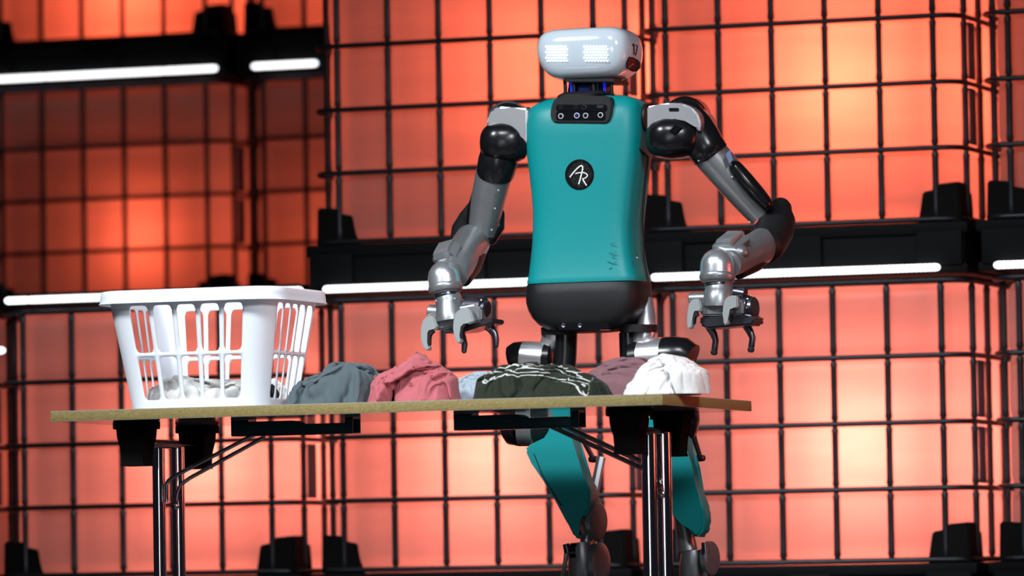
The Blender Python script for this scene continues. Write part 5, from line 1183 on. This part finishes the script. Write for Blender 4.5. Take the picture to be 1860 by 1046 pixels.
finger('rear_finger', DARKM, [(876, 588, .96), (890, 595, .97), (898, 606, .97), (901, 618, .97), (901, 627, .97)], [(6, 8), (6, 8), (5, 7), (5, 6), (5, 5)], .87)

# ---- left arm (right in the photo)
MB().lathe(P(1240, 214, 1.23), (0, 1, 0), [(.02, -.024), (.048, -.018), (.064, -.004), (.068, .015), (.068, .08), (.055, .10)], 36).build('shoulder_cap', BLACKG, rb, 40)
pxprism([(1175, 193), (1195, 190), (1215, 186.5), (1240, 187.5), (1257, 195), (1268, 207), (1273, 224), (1270, 240), (1262, 227), (1245, 217), (1225, 213), (1205, 216), (1190, 225), (1180, 239), (1175, 241)], 1.09, .17, .012).build('shoulder_bracket', SILVER, rb, 50)
limb('shoulder_ring', BLACKM, [(1172, 215, 1.2), (1178, 215, 1.2)], [27, 27])
pxprism(rrpx(1215, 196, 1233, 202, 1.5), 1.088, .01).build('bracket_slot', BLACKG, rb)
ellip('shoulder_shell', BLACKG, (1224, 250, 1.15), 52, 39, .085, 2.5)
pxprism([(1226, 226), (1237, 232), (1228, 244), (1216, 238)], 1.062, .02).build('shell_port', GLASSB, rb)
limb('shoulder_joint', BLACKG, [(1252, 208, 1.17), (1262, 228, 1.17), (1274, 252, 1.17), (1282, 268, 1.17)], [26, 32, 35, 35], seg=32, re=True)
limb('upper_cuff', BLACKG, [(1266, 240, 1.17), (1280, 264, 1.17), (1291, 281, 1.18)], [34, 35, 34.5], seg=32)
ua = limb('upper_arm', GREYM, [(1285, 274, 1.18), (1300, 292, 1.19), (1340, 338, 1.22), (1370, 372, 1.25), (1386, 390, 1.26)], [33, 32.5, 31, 29, 27], seg=32)
limb('upper_arm_panel', BLACKG, [(1338, 306, 1.165), (1352, 324, 1.17), (1374, 350, 1.19), (1390, 368, 1.2)], [(13, 18), (15, 23), (15, 23), (13, 20)], re=True)
pxprism([(1318, 280), (1326, 272), (1331, 290), (1325, 298)], 1.118, .006).build('arm_sticker', mat('blue_grey_sticker', (.10, .13, .25), .5), ua)
bolts(ua, GREYM, [(1330, 322, 1.155), (1361, 404, 1.22), (1269, 292, 1.13)], 2)
limb('elbow_shell', BLACKM, [(1418, 380, 1.30), (1414, 396, 1.28), (1407, 418, 1.24), (1398, 436, 1.21), (1392, 446, 1.18)], [(22, 20), (31, 31), (35, 35), (34, 34), (32, 33)], seg=32, re=True)
limb('elbow_link', BLACKM, [(1378, 420, 1.22), (1392, 412, 1.25), (1402, 398, 1.27)], [14, 18, 24], re=True)
fa = limb('forearm', GREYM, [(1385, 446, 1.17), (1376, 451, 1.13), (1352, 462, 1.06), (1335, 472, 1.00), (1322, 480, .95)], [(32, 31), (31, 30), (29, 30), (27, 28), (24, 26)], seg=32)
limb('forearm_shell', BLACKM, [(1392, 450, 1.20), (1366, 474, 1.10), (1340, 494, 1.02)], [22, 22, 14], seg=20)
hexbox([(1298.4, 437.3, .95), (1322.2, 418.5, 1.01), (1352, 418.5, 1.01), (1327.8, 436.6, .95)], [(1300, 451, .955), (1322, 436, 1.02), (1356, 436, 1.02), (1331, 451, .955)], fa)
hexbox([(1331, 446, .95), (1352, 425, 1.0), (1362, 433, 1.0), (1338, 453, .95)], [(1331, 456, .96), (1352, 440, 1.02), (1363, 442, 1.02), (1338, 460, .96)], fa, .002, 'motor_box_side')
limb('box_collar', GREYM, [(1305, 450, .98), (1320, 456, .97), (1345, 458, .98)], [(10, 12), (13, 16), (14, 16)], fa, re=True)
bolts(fa, GREYM, [(1382, 436, 1.115), (1368, 444, 1.09)], 2)
c3, ax, R_ = wrist((1303, 484), 30.5, .02, .93, 'l')
limb('wrist_block', GREYM, [(1305, 514, .93), (1306, 524, .93), (1306, 532, .93), (1305, 548, .92), (1305, 556, .92)], [(24, 24), (26, 25), (28, 27), (28, 27), (27, 26)], seg=20, ang=40)
pxprism([(1270, 548), (1282, 542), (1340, 542), (1350, 548), (1350, 572), (1272, 574)], .90, .10, .006).build('gripper_body', GREYM, rb, 30)
pxprism([(1272, 573), (1350, 571), (1366, 572), (1372, 580), (1366, 590), (1284, 597), (1270, 590)], .905, .10, .006).build('gripper_plate', DARKM, rb, 30)
gm = MB().lathe(P(1356, 560, .95), V((1, -.10, .0)), [(.030, -.03), (.038, -.025), (.040, 0), (.040, .012), (.036, .015), (.034, .015), (.034, .026), (.030, .030), (.0005, .030)], 28).build('gripper_motor', DARKM, rb, 30)
for k in range(8):
    a = 2*PI*k/8; q = P(1356, 560, .95)+V((.0125, 0, 0))+V((0, math.cos(a), math.sin(a)))*.0375
    MB().lathe(q, (1, 0, 0), [(.003, -.002), (.003, .002), (.002, .003)], 8).build('bolt', SILVER, gm)
MB().lathe(P(1266, 542, .95), V((-1, 0, 0)), [(.018, -.03), (.018, .02), (.014, .024), (.0005, .024)], 24).build('gripper_pivot', GREYM, rb, 30)
MB().lathe(P(1343, 532, .94), V((-1, .1, .2)), [(.018, -.02), (.018, .02), (.014, .024), (.0005, .024)], 24).build('gripper_pivot', DARKM, rb, 30)
pxprism([(1252.9, 547.2), (1261.1, 541.7), (1271.0, 544.2), (1274.3, 559.1), (1271.8, 567.1), (1260.3, 561.6), (1256.9, 569.1), (1257.8, 593.4), (1253.6, 598.2), (1247.9, 595.2), (1246.9, 579.0), (1249.4, 556.6)], 0.875, .026, .004).build('finger', FINGER, rb, 40)
pxprism([(1257.3, 564.1), (1260.3, 561.6), (1266.1, 566.1), (1267.3, 574.0), (1261.8, 574.0), (1260.8, 589.0), (1257.3, 586.5)], 0.878, .018, .0015).build('finger_pad', BLACKM, rb, 40)
pxprism([(1315.3, 543.5), (1325.7, 536.3), (1339.4, 536.7), (1339.9, 559.1), (1330.7, 559.6), (1323.7, 559.1), (1321.5, 571.6), (1323.7, 584.5), (1319.5, 591.4), (1313.8, 589.0), (1312.5, 571.6), (1313.8, 554.2)], 0.865, .026, .004).build('finger', FINGER, rb, 40)
pxprism([(1322.0, 561.6), (1332.4, 562.9), (1332.4, 569.1), (1326.0, 570.1), (1325.0, 583.5), (1321.5, 580.3)], 0.868, .018, .0015).build('finger_pad', BLACKM, rb, 40)
finger('rear_finger', DARKM, [(1288, 594, .99), (1296, 606, .99), (1300, 618, .99), (1298, 634, .99)], [(5, 7), (5, 7), (5, 6), (5, 6)], .87)
MB().lathe(P(1297, 640, .98), (0, -1, 0), [(.0005, -.01), (.009, -.008), (.009, .008), (.0005, .01)], 14).build('fingertip', BLACKM, rb)
finger('rear_finger', DARKM, [(1354, 590, .99), (1362, 602, .99), (1367, 614, .99), (1365, 628, .99)], [(5, 7), (5, 7), (5, 6), (5, 6)], .87)
MB().lathe(P(1364, 635, .98), (0, -1, 0), [(.0005, -.01), (.009, -.008), (.009, .008), (.0005, .01)], 14).build('fingertip', BLACKM, rb)

# ---- legs
def leg(dx, ring, colm, motor, hip, thigh, link, strut, disc, knee, side):
    limb('hip_ring', BLACKM, ring[0], ring[1], seg=28)
    for nm, m_, pp, rr_ in hip: limb(nm, m_, pp, rr_, seg=24)
    limb('thigh_column', BLACKG, colm[0], colm[1], seg=24)
    for nm, m_, pp, rr_ in motor: limb(nm, m_, pp, rr_, seg=28)
    pxprism(thigh, 1.06, .075, .018).build('thigh_shell', TEAL, rb, 50)
    if side == 0: MB().tube([P(*q) for q in ((967, 812, 1.066), (970, 824, 1.061), (986, 864, 1.0598), (1008, 900, 1.0598), (1020, 918, 1.0598))], .0018, 6).build('thigh_seam', BLACKM, rb)
    limb('link_rod', DARKM, link[0], link[1], seg=10)
    MB().lathe(P(*link[2]), (1, -.3, 0), [(.0005, -.016), (.009, -.014), (.011, 0), (.009, .014), (.0005, .016)], 14).build('link_joint', DARKM, rb, 30)
    limb('strut', GREYM, strut[0], strut[1], seg=8, ang=30)
    for nm, m_, pp, rr_ in knee: limb(nm, m_, pp, rr_, seg=16, ang=40)
    for c_, r_, n_ in disc:
        MB().lathe(P(*c_), n_, [(r_*S*.9, -.012), (r_*S, -.008), (r_*S, .006), (r_*S*.9, .010), (r_*S*.5, .0115), (.0005, .012)], 32).build('joint_disc', GREYM, rb, 30)
YL = 1.2
SD = (1, -.05, .05)
leg(0, ([(1016, 595, YL), (1016, 609, YL)], [34, 33]), ([(1028, 606, YL), (1027, 640, YL), (1024, 680, YL), (1018, 722, YL), (1010, 760, YL)], [(21, 21), (20, 21), (20, 22), (20, 22), (18, 20)]),
    [('hip_motor_cap', BLACKG, [(928, 652, YL), (936, 650, YL), (955, 650, YL)], [24, 29, 31]), ('hip_motor_housing', SILVER, [(952, 650, YL), (992, 652, YL)], [31.5, 31]), ('hip_motor_band', BLACKG, [(990, 652, YL), (1004, 652, YL)], [31, 30]),
     ('knee_motor_cap', BLACKG, [(914, 776, 1.13), (922, 774, 1.13), (941, 774, 1.13)], [24, 33, 36]), ('knee_motor_housing', GREYM, [(941, 774, 1.13), (968, 774, 1.14)], [36.5, 36.5]), ('knee_motor_band', BLACKG, [(968, 774, 1.14), (1000, 770, 1.15)], [36, 30])],
    [('hip_housing', SILVER, [(1004, 607, YL), (1000, 622, YL), (990, 632, YL)], [(18, 20), (17, 19), (12, 14)])],
    [(953, 818), (957, 809), (970, 804), (990, 799), (999, 786), (1000, 760), (1034, 760), (1040, 800), (1047, 835), (1060, 865), (1073, 888), (1071, 925), (1062, 938), (1049, 943), (1056, 974), (1051, 980), (1042, 975), (1028, 946), (1008, 908), (985, 870), (964, 840)],
    ([(1046, 768, 1.2), (1060, 800, 1.22), (1076, 830, 1.24)], [6, 5, 4.5], (1078, 834, 1.24)),
    ([(1092, 832, 1.22), (1086, 860, 1.20), (1078, 900, 1.17), (1074, 925, 1.15)], [(8, 9), (7, 9), (8, 10), (9, 12)]),
    [((1084, 946, 1.13), 34, (1, -.15, 0)), ((1089, 1022, 1.13), 36, (1, -.15, 0))],
    [('knee_link', GREYM, [(1062, 926, 1.15), (1064, 960, 1.14), (1068, 1000, 1.14)], [(14, 13), (12, 11), (13, 13)]), ('shank', GREYM, [(1060, 985, 1.14), (1062, 1010, 1.14), (1060, 1060, 1.16), (1052, 1130, 1.24), (1050, 1165, 1.28)], [(28, 24), (32, 30), (30, 27), (18, 16), (16, 14)]),
     ('tendon_rod', SILVER, [(1030, 1000, 1.08), (1027, 1020, 1.09), (1020, 1060, 1.12), (1025, 1150, 1.26)], [5, 4, 4, 4]), ('tendon_joint', DARKM, [(1028, 988, 1.08), (1032, 1004, 1.08)], [6, 7]), ('knee_wheel', BLACKG, [(1038, 1000, 1.1), (1050, 1000, 1.1)], [14, 14]),
     ('foot', BLACKM, [(1020, 1180, 1.12), (1050, 1182, 1.3), (1062, 1180, 1.40)], [(8, 22), (10, 26), (8, 18)])],
    0)
leg(0, ([(1160, 590, YL), (1160, 604, YL)], [35, 34]), ([(1141, 604, YL), (1143, 640, YL), (1150, 690, YL), (1158, 740, YL)], [(17, 17), (17, 18), (17, 20), (18, 20)]),
    [('hip_motor_cap', BLACKG, [(1207, 650, YL), (1225, 649, YL), (1242, 650, YL), (1253, 656, YL)], [38, 38, 37, 33]), ('hip_motor_housing', SILVER, [(1164, 652, YL), (1209, 650, YL)], [36, 38]), ('hip_motor_band', BLACKG, [(1150, 654, YL), (1165, 652, YL)], [34, 35]),
     ('knee_motor_cap', BLACKG, [(1225, 770, 1.13), (1248, 768, 1.13), (1262, 770, 1.13)], [36, 35, 26]), ('knee_motor_housing', GREYM, [(1170, 768, 1.13), (1226, 768, 1.14)], [34, 36])],
    [('hip_side_housing', SILVER, [(1174, 545, 1.24), (1176, 575, 1.22), (1174, 600, YL), (1168, 618, YL), (1158, 634, YL)], [(14, 13), (16, 16), (18, 19), (20, 22), (12, 14)])],
    [(1160, 760), (1240, 760), (1246, 810), (1252, 850), (1264, 885), (1279, 925), (1280, 955), (1273, 972), (1263, 979), (1252, 968), (1240, 945), (1216, 938), (1206, 915), (1190, 880), (1170, 840), (1152, 800)],
    ([(1255, 770, 1.2), (1262, 800, 1.22), (1271, 828, 1.24)], [6, 5, 4.5], (1272, 832, 1.24)),
    ([(1257, 830, 1.22), (1256, 860, 1.20), (1252, 900, 1.17), (1250, 925, 1.15)], [(8, 9), (7, 9), (7, 9), (8, 10)]),
    [((1290, 1014, 1.13), 31, (1, -.15, 0))],
    [('knee_link', GREYM, [(1238, 935, 1.15), (1244, 965, 1.14), (1250, 1000, 1.14)], [(15, 14), (14, 15), (16, 18)]), ('shank', GREYM, [(1258, 1000, 1.14), (1260, 1024, 1.14), (1258, 1060, 1.16), (1250, 1130, 1.24), (1248, 1165, 1.28)], [(22, 20), (26, 26), (24, 24), (18, 16), (16, 14)]),
     ('tendon_rod', SILVER, [(1282, 1000, 1.08), (1282, 1020, 1.09), (1280, 1060, 1.12), (1270, 1150, 1.26)], [5, 4, 4, 4]), ('tendon_joint', DARKM, [(1280, 985, 1.08), (1282, 1004, 1.08)], [6, 7]),
     ('foot', BLACKM, [(1218, 1180, 1.12), (1248, 1182, 1.3), (1260, 1180, 1.40)], [(8, 22), (10, 26), (8, 18)])],
    1)
